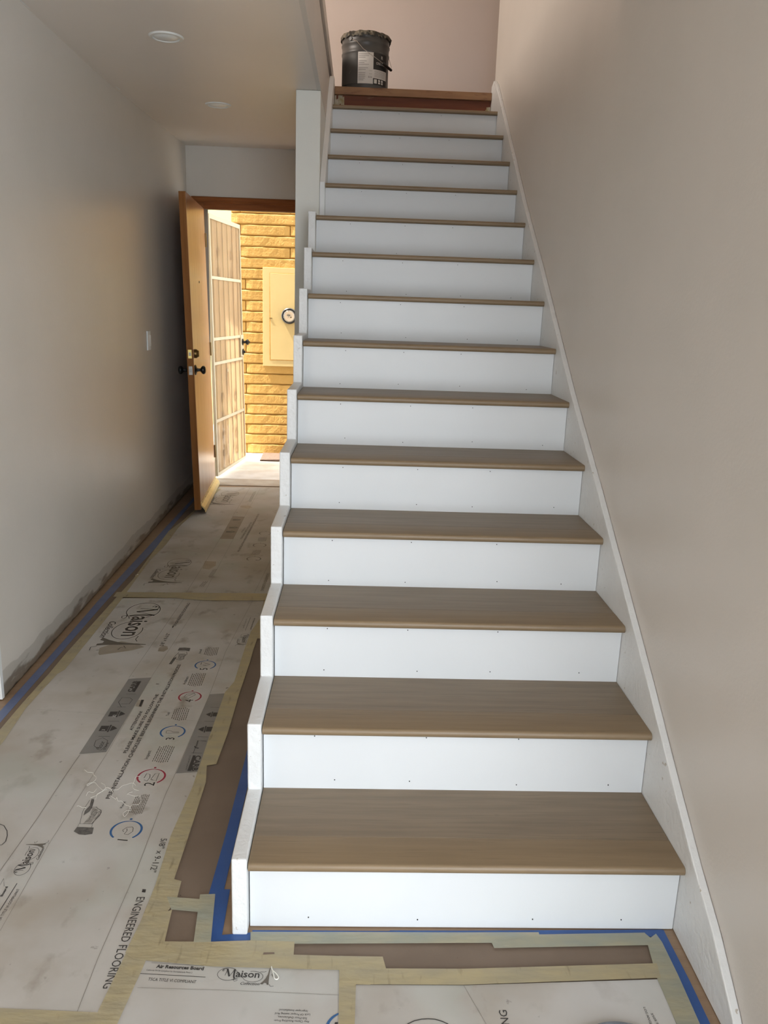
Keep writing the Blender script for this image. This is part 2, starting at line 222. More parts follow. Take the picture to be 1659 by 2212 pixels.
# floor layout in metres, measured on the floor plane
POLY = {'blue_left': [(-1.012, 0.87), (-1.013, 1.015), (-1.01, 1.658), (-1.016, 2.111), (-1.013, 2.598), (-1.007, 3.057), (-1.005, 3.513), (-0.997, 4.147), (-0.995, 4.481), (-0.971, 4.484), (-0.97, 4.064), (-0.969, 3.611), (-0.957, 3.033), (-0.971, 2.507), (-0.976, 2.114), (-0.978, 1.566), (-0.979, 0.937), (-0.981, 0.799)], 'mask_left': [(-0.958, 0.684), (-0.956, 0.881), (-0.957, 1.069), (-0.952, 1.326), (-0.953, 1.492), (-0.942, 2.116), (-0.933, 2.449), (-0.953, 3.004), (-0.962, 3.404), (-0.929, 3.663), (-0.867, 4.661), (-0.838, 4.664), (-0.889, 4.017), (-0.92, 3.51), (-0.911, 3.105), (-0.927, 2.771), (-0.907, 2.112), (-0.904, 1.353), (-0.919, 1.315), (-0.923, 1.219), (-0.93, 1.035), (-0.913, 0.812), (-0.917, 0.595)], 'sheet_A': [(-0.929, 2.222), (-0.929, 2.269), (-0.936, 2.805), (-0.92, 3.51), (-0.864, 4.73), (-0.377, 4.789), (-0.33, 4.19), (-0.326, 3.601), (-0.216, 2.513), (-0.209, 2.267)], 'sheet_B': [(-0.93, 2.168), (-0.934, 2.053), (-0.942, 1.318), (-0.944, 0.812), (-0.91, 0.409), (-0.721, -0.245), (-0.479, -0.245), (-0.275, -0.254), (-0.258, -0.022), (-0.253, 0.131), (-0.259, 0.325), (-0.246, 0.561), (-0.247, 0.624), (-0.249, 0.832), (-0.249, 1.183), (-0.228, 1.274), (-0.231, 1.597), (-0.229, 1.775), (-0.207, 1.938), (-0.219, 2.212)], 'sheet_C': [(-0.227, -0.112), (-0.068, -0.128), (0.215, -0.136), (0.217, -0.277), (0.217, -0.369), (-0.251, -0.37), (-0.244, -0.278)], 'sheet_D': [(0.252, -0.177), (0.485, -0.177), (0.922, -0.158), (0.919, -0.274), (0.919, -0.368), (0.249, -0.369), (0.25, -0.277)], 'seam_AB': [(-0.959, 2.247), (-0.892, 2.251), (-0.668, 2.259), (-0.205, 2.274), (-0.206, 2.173), (-0.509, 2.155), (-0.65, 2.179), (-0.901, 2.177), (-0.956, 2.18)], 'mask_right': [(-0.194, 2.174), (-0.216, 2.186), (-0.207, 1.938), (-0.229, 1.775), (-0.231, 1.597), (-0.228, 1.274), (-0.249, 1.183), (-0.249, 0.832), (-0.247, 0.624), (-0.246, 0.561), (-0.259, 0.325), (-0.253, 0.131), (-0.258, -0.022), (-0.278, -0.245), (-0.28, -0.293), (-0.288, -0.389), (-0.241, -0.389), (-0.228, -0.254), (-0.215, -0.12), (-0.215, -0.016), (-0.189, 0.084), (-0.191, 0.144), (-0.211, 0.151), (-0.21, 0.334), (-0.211, 0.587), (-0.225, 0.679), (-0.197, 0.688), (-0.191, 0.88), (-0.194, 1.197), (-0.191, 1.458), (-0.193, 1.574), (-0.191, 1.698), (-0.152, 1.7)], 'mask_bottomleft': [(-0.722, -0.242), (-0.48, -0.242), (-0.276, -0.252), (-0.274, -0.282), (-0.269, -0.37), (-0.685, -0.37)], 'mask_h2': [(-0.215, 0.087), (-0.13, 0.079), (-0.125, 0.035), (-0.194, 0.043)], 'mask_patch': [(-0.135, 0.095), (-0.098, 0.097), (-0.081, -0.06), (-0.12, -0.061)], 'mask_lowerband': [(-0.258, -0.009), (-0.192, 0.043), (-0.186, -0.059), (-0.082, -0.059), (0.009, -0.054), (0.11, -0.057), (0.111, -0.096), (0.214, -0.099), (0.312, -0.1), (0.319, -0.136), (0.283, -0.179), (0.252, -0.178), (0.215, -0.139), (-0.068, -0.131), (-0.241, -0.112), (-0.266, -0.094)], 'mask_upper': [(0.005, -0.027), (0.504, -0.024), (0.684, -0.022), (0.684, -0.029), (0.939, -0.021), (0.934, -0.06), (0.57, -0.072), (0.567, -0.056), (0.5, -0.057), (0.11, -0.063), (0.01, -0.064)], 'mask_lower_right': [(0.313, -0.134), (0.49, -0.134), (0.934, -0.115), (0.929, -0.156), (0.485, -0.178), (0.313, -0.178), (0.283, -0.178)], 'mask_CD': [(0.214, -0.098), (0.253, -0.1), (0.252, -0.177), (0.25, -0.277), (0.249, -0.369), (0.217, -0.369), (0.217, -0.277), (0.215, -0.139)], 'mask_right_v': [(0.938, -0.021), (0.947, -0.037), (0.965, -0.024), (0.97, -0.05), (0.971, -0.146), (0.968, -0.274), (0.961, -0.368), (0.919, -0.368), (0.919, -0.274), (0.92, -0.158)], 'blue_stringer': [(-0.112, 0.806), (-0.111, 0.754), (-0.111, 0.342), (-0.115, 0.102), (-0.098, 0.095), (-0.083, -0.056), (0.008, -0.053), (0.005, -0.025), (-0.06, -0.033), (-0.065, 0.12), (-0.08, 0.12), (-0.08, 0.248), (-0.082, 0.565), (-0.082, 0.867)], 'blue_riser': [(0.008, -0.017), (0.331, -0.017), (0.331, -0.015), (0.505, -0.014), (0.987, -0.006), (0.99, -0.027), (0.962, -0.033), (0.935, -0.024), (0.682, -0.031), (0.503, -0.027), (0.01, -0.03)], 'blue_right': [(0.98, -0.007), (0.99, -0.007), (0.99, -0.027), (0.993, -0.161), (0.992, -0.274), (0.988, -0.368), (0.965, -0.368), (0.968, -0.274), (0.971, -0.146), (0.97, -0.05), (0.963, -0.018)], 'kraft_main': [(-0.996, 0.834), (-0.993, 1.609), (-0.996, 2.536), (-0.993, 3.719), (-0.878, 4.728), (-0.377, 4.789), (-0.32, 4.05), (-0.323, 3.542), (-0.216, 2.513), (-0.211, 1.974), (-0.14, 1.394), (-0.134, 0.945), (-0.108, 0.754), (-0.111, 0.342), (-0.109, 0.102), (-0.085, -0.036), (0.006, -0.036), (0.005, -0.024), (0.94, -0.018), (0.962, -0.027), (0.97, -0.148), (0.947, -0.368), (-0.295, -0.37), (-0.685, -0.37), (-0.976, 0.544)], 'band1': [(-0.636, 1.283), (-0.552, 1.299), (-0.562, 0.751), (-0.644, 0.737)], 'band2': [(-0.303, 1.166), (-0.249, 1.176), (-0.229, 0.645), (-0.312, 0.633)], 'bandA': [(-0.618, 3.815), (-0.536, 3.811), (-0.531, 3.254), (-0.613, 3.252)], 'stain1': [(-0.835, 1.568), (-0.766, 1.645), (-0.683, 1.614), (-0.653, 1.586), (-0.695, 1.551), (-0.755, 1.524), (-0.814, 1.498), (-0.823, 1.512)], 'stain2': [(-0.591, 1.579), (-0.58, 1.609), (-0.559, 1.6), (-0.55, 1.572), (-0.561, 1.543), (-0.587, 1.546)], 'stain3': [(-0.621, 2.794), (-0.557, 2.79), (-0.547, 2.714), (-0.57, 2.646), (-0.611, 2.66)], 'stain4': [(-0.61, 4.131), (-0.55, 4.138), (-0.52, 4.084), (-0.547, 4.04), (-0.605, 4.075)], 'stain5': [(-0.482, 2.176), (-0.429, 2.186), (-0.416, 2.167), (-0.431, 2.147), (-0.472, 2.151)], 'mark1': [(-0.543, 1.113), (-0.533, 1.113), (-0.53, 1.06), (-0.539, 1.063)], 'tag1': [(-0.555, 1.112), (-0.531, 1.11), (-0.527, 1.056), (-0.552, 1.063)], 'kraft_slit': [(0.043, -0.091), (0.067, -0.09), (0.068, -0.095), (0.042, -0.097)], 'hand1_cuff': [(-0.527, 0.34), (-0.524, 0.36), (-0.478, 0.358), (-0.473, 0.33), (-0.491, 0.325), (-0.508, 0.327)], 'hand1_finger': [(-0.521, 0.461), (-0.526, 0.491), (-0.522, 0.492), (-0.517, 0.483), (-0.512, 0.446), (-0.513, 0.432), (-0.524, 0.412), (-0.527, 0.435)], 'hand1_palm': [(-0.513, 0.374), (-0.507, 0.4), (-0.504, 0.411), (-0.509, 0.429), (-0.509, 0.445), (-0.498, 0.445), (-0.492, 0.44), (-0.489, 0.422), (-0.493, 0.375)], 'hand2_cuff': [(-0.507, 1.556), (-0.506, 1.586), (-0.484, 1.589), (-0.459, 1.585), (-0.457, 1.552), (-0.474, 1.558)], 'hand2_finger': [(-0.513, 1.424), (-0.506, 1.484), (-0.497, 1.496), (-0.498, 1.466), (-0.502, 1.421)], 'hand2_fist': [(-0.5, 1.528), (-0.471, 1.528), (-0.461, 1.515), (-0.467, 1.476), (-0.47, 1.462), (-0.491, 1.468), (-0.49, 1.5)], 'sq1': [(-0.281, 0.114), (-0.272, 0.113), (-0.271, 0.102), (-0.28, 0.103)], 'sq2': [(-0.587, 1.822), (-0.581, 1.822), (-0.581, 1.805), (-0.586, 1.805)], 'carbbar1': [(-0.593, 1.174), (-0.583, 1.174), (-0.582, 1.264), (-0.594, 1.263)], 'carbbar2': [(-0.28, 0.738), (-0.271, 0.737), (-0.268, 0.647), (-0.28, 0.646)], 'blackbit': [(0.21, -0.273), (0.216, -0.273), (0.215, -0.281), (0.208, -0.281)]}
TEXT = [('B', 'PRE-INSTALLATION CHECKLIST BEFORE BEGINNING THE INSTALLATION PROCESS', (-0.475, 0.494), (-0.464, 1.42), (-0.487, 0.494), 's'), ('B', 'PLEASE MAKE SURE TO FOLLOW THE', (-0.496, 0.746), (-0.49, 1.159), (-0.507, 0.746), 's'), ('B', 'ATTENTION!', (-0.516, 0.891), (-0.515, 1.026), (-0.527, 0.891), 's'), ('B', '5/8" x 9-1/2"', (-0.282, 0.313), (-0.28, 0.176), (-0.265, 0.313), 'n'), ('B', 'ENGINEERED FLOORING', (-0.287, 0.086), (-0.287, -0.191), (-0.267, 0.086), 'n'), ('B', '5/8" x 9-1/2"', (-0.577, 1.6), (-0.579, 1.741), (-0.593, 1.599), 'n'), ('B', 'ENGINEERED FLOORING', (-0.574, 1.825), (-0.567, 2.117), (-0.588, 1.824), 'n'), ('A', 'ENGINEERED FLOORING', (-0.25, 2.597), (-0.251, 2.316), (-0.234, 2.598), 'n'), ('A', 'PRE-INSTALLATION CHECKLIST BEFORE BEGINNING THE INSTALLATION PROCESS', (-0.455, 2.988), (-0.446, 3.901), (-0.467, 2.987), 's'), ('A', 'PLEASE MAKE SURE TO FOLLOW THE', (-0.478, 3.259), (-0.466, 3.659), (-0.49, 3.258), 's'), ('A', 'ATTENTION!', (-0.495, 3.407), (-0.489, 3.527), (-0.506, 3.406), 's'), ('B', 'Read', (-0.426, 0.449), (-0.424, 0.48), (-0.433, 0.449), 'n'), ('B', 'Inspect', (-0.419, 0.712), (-0.42, 0.763), (-0.43, 0.712), 'n'), ('B', 'Test', (-0.417, 0.996), (-0.418, 1.022), (-0.427, 0.996), 'n'), ('B', 'Acclimate', (-0.41, 1.243), (-0.41, 1.311), (-0.421, 1.242), 'n'), ('B', 'Install', (-0.406, 1.533), (-0.408, 1.574), (-0.416, 1.533), 'n'), ('B', 'CARB', (-0.594, 1.174), (-0.595, 1.265), (-0.611, 1.175), 'b'), ('B', 'CARB', (-0.271, 0.737), (-0.267, 0.647), (-0.253, 0.736), 'b'), ('B', 'COMPLIANT', (-0.291, 0.738), (-0.287, 0.648), (-0.286, 0.738), 'n'), ('B', 'floor', (-0.584, 0.77), (-0.584, 0.816), (-0.601, 0.769), 'n'), ('B', 'score', (-0.569, 0.764), (-0.569, 0.808), (-0.581, 0.764), 'n'), ('B', 'Air Resources Board', (-0.235, 1.94), (-0.236, 1.802), (-0.229, 1.941), 'b'), ('B', 'TSCA TITLE VI COMPLIANT', (-0.271, 1.93), (-0.271, 1.813), (-0.266, 1.93), 'n'), ('B', 'Board', (-0.612, 0.084), (-0.613, 0.119), (-0.618, 0.084), 'b'), ('B', 'TSCA TITLE VI COMPLIANT', (-0.583, -0.008), (-0.581, 0.111), (-0.59, -0.008), 'n'), ('C', 'Air Resources Board', (-0.188, -0.134), (-0.083, -0.14), (-0.189, -0.125), 'b'), ('C', 'TSCA TITLE VI COMPLIANT', (-0.197, -0.169), (-0.093, -0.176), (-0.198, -0.161), 'n'), ('C', 'California 93120 Compliant for Formaldehyde Phase 2', (-0.207, -0.142), (-0.106, -0.149), (-0.207, -0.138), 'n'), ('C', 'California Environmental Protection Agency', (-0.203, -0.116), (-0.085, -0.125), (-0.203, -0.111), 'f'), ('C', 'Improper Installation!', (0.152, -0.244), (0.093, -0.241), (0.152, -0.249), 'n'), ('C', 'Lack Of Proper testing And', (0.158, -0.253), (0.085, -0.25), (0.158, -0.258), 'n'), ('C', 'Sub-Floor Deficiencies,', (0.152, -0.262), (0.091, -0.258), (0.152, -0.267), 'n'), ('C', 'Any Claims Resulting From', (0.157, -0.27), (0.085, -0.267), (0.157, -0.275), 'n'), ('D', 'LOS ANGELES', (0.863, -0.233), (0.862, -0.292), (0.868, -0.232), 'n'), ('D', '5505 S', (0.873, -0.249), (0.877, -0.276), (0.878, -0.249), 'n'), ('D', 'FLOORING', (0.569, -0.3668), (0.569, -0.242), (0.552, -0.3668), 'n'), ('B', '1', (-0.37, 0.301), None, (-0.399, 0.305), 'n'), ('B', '2', (-0.363, 0.563), None, (-0.394, 0.562), 'n'), ('B', '3', (-0.362, 0.833), None, (-0.391, 0.832), 'n'), ('B', '4', (-0.354, 1.102), None, (-0.384, 1.101), 'n'), ('B', '5', (-0.35, 1.375), None, (-0.381, 1.373), 'n'), ('B', '30', (-0.599, 0.979), None, (-0.612, 0.979), 'w'), ('B', '3', (-0.608, 0.888), None, (-0.619, 0.888), 'w')]
LOGO = [('B', (-0.794, 2.068), (-0.782, 1.7)), ('A', (-0.778, 2.8), (-0.777, 2.49)), ('A', (-0.769, 4.556), (-0.767, 4.23)), ('B', (-0.597, 0.17), (-0.601, 0.261)), ('B', (-0.256, 1.744), (-0.253, 1.655)), ('C', (-0.042, -0.156), (0.041, -0.16))]
RING = [('B', (-0.386, 0.348), 0.041, 'b'), ('B', (-0.383, 0.613), 0.041, 'r'), ('B', (-0.378, 0.885), 0.04, 'b'), ('B', (-0.372, 1.143), 0.04, 'r'), ('B', (-0.366, 1.42), 0.04, 'b'), ('A', (-0.353, 2.856), 0.0391, 'k'), ('A', (-0.353, 3.132), 0.0381, 'k'), ('A', (-0.35, 3.404), 0.0371, 'k'), ('C', (0.235, -0.29), 0.042, 'b')]
LINE = [('B', [(-0.611, 2.188), (-0.637, 1.29)], 0.0015), ('B', [(-0.64, 0.731), (-0.644, 0.611), (-0.647, 0.397), (-0.657, 0.176), (-0.668, 0.047)], 0.002), ('B', [(-0.521, 2.207), (-0.553, 1.314), (-0.557, 0.742), (-0.574, 0.284), (-0.57, -0.029)], 0.0012), ('B', [(-0.272, 2.176), (-0.306, 1.559), (-0.303, 1.166), (-0.314, 0.614), (-0.318, 0.521), (-0.314, 0.193), (-0.322, -0.102), (-0.32, -0.273)], 0.0015), ('A', [(-0.621, 4.725), (-0.619, 3.819), (-0.613, 3.252), (-0.617, 2.214)], 0.0018), ('A', [(-0.537, 4.701), (-0.539, 3.814), (-0.531, 3.259), (-0.528, 2.24)], 0.0014), ('A', [(-0.253, 2.884), (-0.28, 2.235)], 0.0015), ('B', [(-0.888, 1.027), (-0.686, 1.006), (-0.519, 0.988), (-0.221, 0.952)], 0.0008), ('C', [(-0.214, -0.188), (-0.013, -0.194), (0.215, -0.205)], 0.001), ('D', [(0.485, -0.174), (0.521, -0.276)], 0.001), ('B', [(-0.616, 0.848), (-0.579, 0.849)], 0.0015), ('B', [(-0.616, 0.951), (-0.577, 0.952)], 0.0015), ('B', [(-0.615, 1.055), (-0.584, 1.056)], 0.0015), ('B', [(-0.611, 1.157), (-0.575, 1.157)], 0.0015), ('B', [(-0.282, 1.064), (-0.251, 1.064)], 0.0015), ('B', [(-0.285, 0.962), (-0.251, 0.961)], 0.0015), ('B', [(-0.287, 0.857), (-0.253, 0.854)], 0.0015), ('B', [(-0.289, 0.753), (-0.253, 0.752)], 0.0015), ('C', [(-0.219, -0.15), (-0.075, -0.159)], 0.0013), ('C', [(-0.223, -0.109), (-0.225, -0.168)], 0.001), ('C', [(-0.201, -0.12), (-0.084, -0.128)], 0.0006), ('B', [(-0.253, 1.948), (-0.256, 1.788)], 0.0015), ('B', [(-0.271, 1.964), (-0.219, 1.965)], 0.001), ('B', [(-0.598, 0.036), (-0.596, 0.131)], 0.0018), ('B', [(-0.634, 0.1), (-0.636, 0.148), (-0.623, 0.12)], 0.0008), ('B', [(-0.758, 0.378), (-0.738, 0.368), (-0.725, 0.362), (-0.707, 0.339), (-0.698, 0.319), (-0.692, 0.294), (-0.696, 0.28), (-0.705, 0.276)], 0.0022), ('D', [(0.344, -0.292), (0.36, -0.276), (0.373, -0.269), (0.388, -0.265), (0.402, -0.264), (0.416, -0.265), (0.43, -0.27), (0.441, -0.276), (0.457, -0.291)], 0.0022), ('B', [(-0.643, 0.734), (-0.561, 0.747)], 0.003), ('B', [(-0.639, 1.29), (-0.553, 1.308)], 0.003), ('B', [(-0.311, 0.629), (-0.232, 0.641)], 0.003), ('B', [(-0.304, 1.174), (-0.251, 1.183)], 0.003), ('B', [(-0.52, 0.374), (-0.522, 0.376), (-0.532, 0.43), (-0.532, 0.45), (-0.53, 0.487)], 0.001), ('B', [(-0.523, 0.362), (-0.524, 0.375), (-0.486, 0.374), (-0.484, 0.358)], 0.001), ('B', [(-0.509, 0.445), (-0.499, 0.452), (-0.494, 0.445), (-0.482, 0.438), (-0.479, 0.42), (-0.484, 0.401), (-0.487, 0.376)], 0.0012), ('B', [(-0.499, 0.415), (-0.495, 0.429), (-0.488, 0.425)], 0.001), ('B', [(-0.489, 0.397), (-0.483, 0.411), (-0.485, 0.433)], 0.001), ('B', [(-0.274, 0.78), (-0.279, 0.789), (-0.281, 0.83), (-0.253, 0.829)], 0.0018), ('B', [(-0.374, 0.596), (-0.381, 0.598), (-0.375, 0.629), (-0.363, 0.632), (-0.363, 0.59), (-0.38, 0.596)], 0.0014), ('B', [(-0.403, 0.604), (-0.401, 0.629), (-0.39, 0.625), (-0.386, 0.608), (-0.39, 0.588), (-0.401, 0.595)], 0.0016), ('B', [(-0.391, 0.34), (-0.396, 0.348), (-0.387, 0.361), (-0.373, 0.363), (-0.369, 0.357), (-0.367, 0.342), (-0.376, 0.328), (-0.387, 0.331), (-0.383, 0.345), (-0.386, 0.355)], 0.0014), ('B', [(-0.4, 0.884), (-0.399, 0.894), (-0.385, 0.891), (-0.377, 0.885), (-0.357, 0.885), (-0.356, 0.879), (-0.376, 0.878), (-0.383, 0.876), (-0.398, 0.876), (-0.4, 0.884)], 0.0013), ('B', [(-0.394, 1.142), (-0.388, 1.162), (-0.362, 1.175), (-0.355, 1.159), (-0.374, 1.13), (-0.393, 1.138), (-0.376, 1.155), (-0.359, 1.171)], 0.0016), ('B', [(-0.385, 1.423), (-0.385, 1.447), (-0.37, 1.438), (-0.348, 1.425), (-0.362, 1.415), (-0.375, 1.421)], 0.002), ('B', [(-0.521, 0.461), (-0.526, 0.492), (-0.522, 0.494), (-0.517, 0.483), (-0.512, 0.446), (-0.509, 0.452), (-0.501, 0.454), (-0.494, 0.445), (-0.483, 0.438), (-0.479, 0.429), (-0.479, 0.411), (-0.484, 0.394), (-0.489, 0.375)], 0.0013), ('B', [(-0.503, 0.416), (-0.503, 0.432), (-0.497, 0.441)], 0.0011), ('B', [(-0.495, 0.408), (-0.49, 0.425), (-0.485, 0.434)], 0.0011), ('B', [(-0.51, 0.383), (-0.502, 0.39), (-0.502, 0.407), (-0.508, 0.411)], 0.0011), ('B', [(-0.512, 1.421), (-0.507, 1.489), (-0.5, 1.528), (-0.498, 1.548), (-0.467, 1.545), (-0.46, 1.52), (-0.469, 1.505), (-0.464, 1.472), (-0.477, 1.46), (-0.493, 1.469), (-0.5, 1.485)], 0.0018), ('B', [(-0.49, 1.485), (-0.489, 1.514), (-0.476, 1.52)], 0.0013), ('B', [(-0.479, 1.466), (-0.481, 1.495), (-0.47, 1.502)], 0.0013), ('B', [(-0.597, 0.772), (-0.613, 0.789), (-0.617, 0.821), (-0.6, 0.84), (-0.578, 0.822), (-0.573, 0.787), (-0.583, 0.761), (-0.599, 0.769)], 0.0016), ('B', [(-0.599, 1.054), (-0.62, 1.092), (-0.617, 1.128), (-0.587, 1.126), (-0.575, 1.112), (-0.578, 1.079), (-0.606, 1.078)], 0.0018), ('B', [(-0.282, 0.75), (-0.283, 0.831), (-0.253, 0.826)], 0.0015), ('B', [(-0.27, 0.783), (-0.281, 0.784), (-0.286, 0.795)], 0.004)]
PARA = [('B', (-0.401, 0.419), (-0.402, 0.517), (-0.36, 0.42), 8), ('B', (-0.402, 0.691), (-0.4, 0.796), (-0.348, 0.692), 8), ('B', (-0.403, 0.962), (-0.407, 1.058), (-0.347, 0.964), 8), ('B', (-0.4, 1.228), (-0.402, 1.341), (-0.343, 1.23), 8), ('B', (-0.39, 1.509), (-0.393, 1.594), (-0.334, 1.511), 8), ('A', (-0.374, 3.211), (-0.377, 3.304), (-0.322, 3.215), 7), ('A', (-0.377, 2.929), (-0.376, 3.026), (-0.329, 2.933), 7), ('A', (-0.553, 2.505), (-0.548, 2.648), (-0.531, 2.507), 3), ('A', (-0.571, 2.356), (-0.563, 2.444), (-0.545, 2.358), 3), ('A', (-0.57, 4.237), (-0.575, 4.595), (-0.547, 4.24), 3)]
SHIELD = [('B', (-0.599, 1.004), (-0.627, 1.003)), ('B', (-0.599, 0.902), (-0.628, 0.901)), ('B', (-0.266, 1.012), (-0.243, 1.012)), ('B', (-0.27, 0.907), (-0.244, 0.908)), ('A', (-0.566, 3.52), (-0.597, 3.517)), ('A', (-0.57, 3.417), (-0.602, 3.415)), ('A', (-0.576, 3.722), (-0.604, 3.719))]
STRING = [[(-0.597, 0.641), (-0.591, 0.639), (-0.579, 0.628), (-0.565, 0.628), (-0.559, 0.614), (-0.55, 0.608), (-0.545, 0.592), (-0.55, 0.578)], [(-0.548, 0.574), (-0.558, 0.559), (-0.562, 0.563), (-0.552, 0.575), (-0.54, 0.571), (-0.523, 0.552), (-0.508, 0.535), (-0.502, 0.545), (-0.492, 0.547), (-0.478, 0.538), (-0.465, 0.54), (-0.455, 0.558), (-0.442, 0.57), (-0.425, 0.572), (-0.417, 0.561)], [(-0.416, 0.609), (-0.429, 0.607), (-0.427, 0.587), (-0.426, 0.563), (-0.418, 0.543), (-0.401, 0.537)], [(-0.502, 0.545), (-0.511, 0.565), (-0.523, 0.572)], [(-0.489, 0.545), (-0.475, 0.526), (-0.47, 0.507)], [(-0.48, 0.509), (-0.458, 0.492), (-0.455, 0.498), (-0.447, 0.483), (-0.434, 0.478), (-0.419, 0.463), (-0.404, 0.452), (-0.397, 0.434), (-0.411, 0.434), (-0.415, 0.421), (-0.408, 0.409), (-0.402, 0.42), (-0.403, 0.438), (-0.4, 0.463), (-0.382, 0.468), (-0.381, 0.486), (-0.391, 0.505), (-0.405, 0.508), (-0.427, 0.514), (-0.43, 0.517), (-0.417, 0.527)], [(-0.496, 0.539), (-0.51, 0.525), (-0.516, 0.515), (-0.516, 0.504), (-0.513, 0.487)], [(-0.504, 0.529), (-0.516, 0.515), (-0.522, 0.502), (-0.531, 0.496)], [(-0.527, 0.542), (-0.53, 0.525), (-0.545, 0.524), (-0.547, 0.507)], [(-0.556, 0.453), (-0.546, 0.453), (-0.534, 0.445), (-0.528, 0.449)]]
LOOP = [(0.065, -0.131), (0.068, -0.141), (0.077, -0.15), (0.083, -0.16), (0.081, -0.166), (0.075, -0.164), (0.072, -0.154), (0.069, -0.145)]
LID = (0.787, -0.289)
# ------------------------------------------------------------------ room shell (x right, y into the picture, z up; metres)
R = 0.185; RUN = 0.28095; W = 1.0135
DZ = [0.002, 0.004, 0.0034, 0.0015, -0.0016, -0.0009, -0.0034, -0.0014, 0.0001, 0.0021, 0.0025, -0.0002, -0.0003, 0.0006]
DY = [-0.0038, -0.0011, 0.0004, 0.0018, 0.0017, 0.002, 0.0009, 0.0009, -0.0003, -0.0005, -0.0007, -0.0004, -0.0003, -0.0006]
FAR = 4.80; CZ = 2.475; LZ = 2.757
struct(MB().box(-4.1, 4.1, -3.55, 4.84, -0.12, -0.001).build('floor', rawwood), 'raw brown floorboards under the floor protection', 'floor')
# left hall wall, its near end at y 1.12, very slightly splayed
struct(MB().prism([(-1.040, 1.118), (-1.082, FAR), (-1.30, FAR), (-1.16, 1.118)], 0.004, 2.56, 'z').build('wall_left', hallpaint), 'greige hall wall with a scarred strip where the baseboard was', 'wall')
struct(MB().prism([(-1.039, 1.098), (-1.039, 1.1175), (-4.0, 1.1175), (-4.0, 1.098)], 0.004, 2.475, 'z').build('wall_return', whitetrim), 'white end wall at the left edge of the hall', 'wall')
struct(MB().box(-4.12, -4.0, -3.55, 1.098, 0, 2.475).build('wall_living', wallpaint))
struct(MB().box(4.0, 4.12, -3.55, -0.80, 0, 2.475).build('wall_living_right', wallpaint))
struct(MB().box(W + .12, 4.0, -0.80, -0.70, 0, 2.475).build('wall_kitchen', wallpaint))
# right wall, up both storeys, ends at an outside corner above the top step
struct(MB().box(W + 0.020, W + 0.12, -0.80, 3.955, 0, 5.2).build('wall_right', wallpaint), 'tall greige stairwell wall on the right', 'wall')
# far wall with the entry door opening
fw = MB()
fw.box(-1.30, -0.985, FAR, FAR + 0.16, 0, 2.55); fw.box(-0.985, -0.06, FAR, FAR + 0.16, 2.142, 2.55); fw.box(-0.06, 1.2, FAR, FAR + 0.16, 0, 2.55)
struct(fw.build('wall_far', hallpaint), 'short wall above the entry door', 'wall')
# wall end beside the stairs
struct(MB().box(-0.124, 0.0, 2.812, FAR, 0.0, 2.47).build('wall_stair', postpaint, bevel=0.003), 'narrow end of the wall between hall and stairs', 'wall')
# hall ceiling, with the stairwell opening to the right of x = 0
c = MB()
c.add([(-4.1, -5.1, CZ), (0, -5.1, CZ), (0, 2.81, CZ - 0.004), (-4.1, 2.81, CZ), (0, FAR + .1, 2.536), (-4.1, FAR + .1, 2.54),
       (-4.1, -5.1, 2.755), (0, -5.1, 2.755), (0, FAR + .1, 2.755), (-4.1, FAR + .1, 2.755)],
      [(0, 1, 2, 3), (3, 2, 4, 5), (6, 9, 8, 7), (0, 6, 7, 1), (1, 7, 8, 4, 2), (4, 8, 9, 5), (5, 9, 6, 0, 3)])
struct(c.build('ceiling', ceilpaint), 'greige hall ceiling with two recessed lights', 'ceiling')
struct(MB().box(0.0, 4.0, -3.55, 1.3, CZ, 2.755).build('ceiling_front', ceilpaint))
# room behind the photographer: wall of windows
b = MB(); b.box(-4.1, 0.1, -3.55, -3.42, 0, 2.475); b.box(3.4, 4.1, -3.55, -3.42, 0, 2.475); b.box(0.1, 3.4, -3.55, -3.42, 0, 0.2); b.box(0.1, 3.4, -3.55, -3.42, 2.1, 2.475)
struct(b.build('wall_front', wallpaint))
fr = MB()
for x0, x1, z0, z1 in ((.1, .16, .2, 2.1), (3.34, 3.4, .2, 2.1), (.16, 3.34, .2, .26), (.16, 3.34, 2.04, 2.1), (1.72, 1.78, .26, 2.04)): fr.box(x0, x1, -3.5, -3.42, z0, z1)
struct(fr.build('window_1', whitetrim))
# upstairs
struct(MB().box(-3.2, 3.0, 4.862, 4.958, 2.56, 5.2).build('wall_landing', pinkpaint), 'pinkish cream wall behind the landing', 'wall')
struct(MB().box(-3.2, 3.0, -5.1, 5.1, 5.2, 5.3).build('ceiling_upstairs', ceilpaint))
struct(MB().box(-3.2, -3.1, -5.1, 4.86, 2.76, 5.2).build('wall_upstairs_left', pinkpaint))
struct(MB().box(2.9, 3.0, 3.955, 4.86, 2.56, 5.2).build('wall_upstairs_right', pinkpaint))
struct(MB().box(W + .12, 3.0, 3.855, 3.955, 2.56, 5.2).build('wall_upstairs_hall', pinkpaint))
struct(MB().box(W + .02, W + .12, -5.1, -0.80, 2.76, 5.2).build('wall_upstairs_right_front', pinkpaint))
struct(MB().box(-0.001, W + .02, -5.1, 1.3, 2.756, 2.77).build('floor_upstairs_front', landwood))
struct(MB().box(-3.2, 1.13, -5.12, -5.1, 2.76, 5.2).build('wall_upstairs_front', pinkpaint))
struct(MB().box(-3.1, 2.9, 3.975, 4.86, 2.60, LZ).build('floor_landing', landwood), 'landing floor at the top of the stairs', 'floor')
struct(MB().box(-3.1, -0.001, -5.0, 3.975, 2.756, 2.77).build('floor_upstairs', landwood))
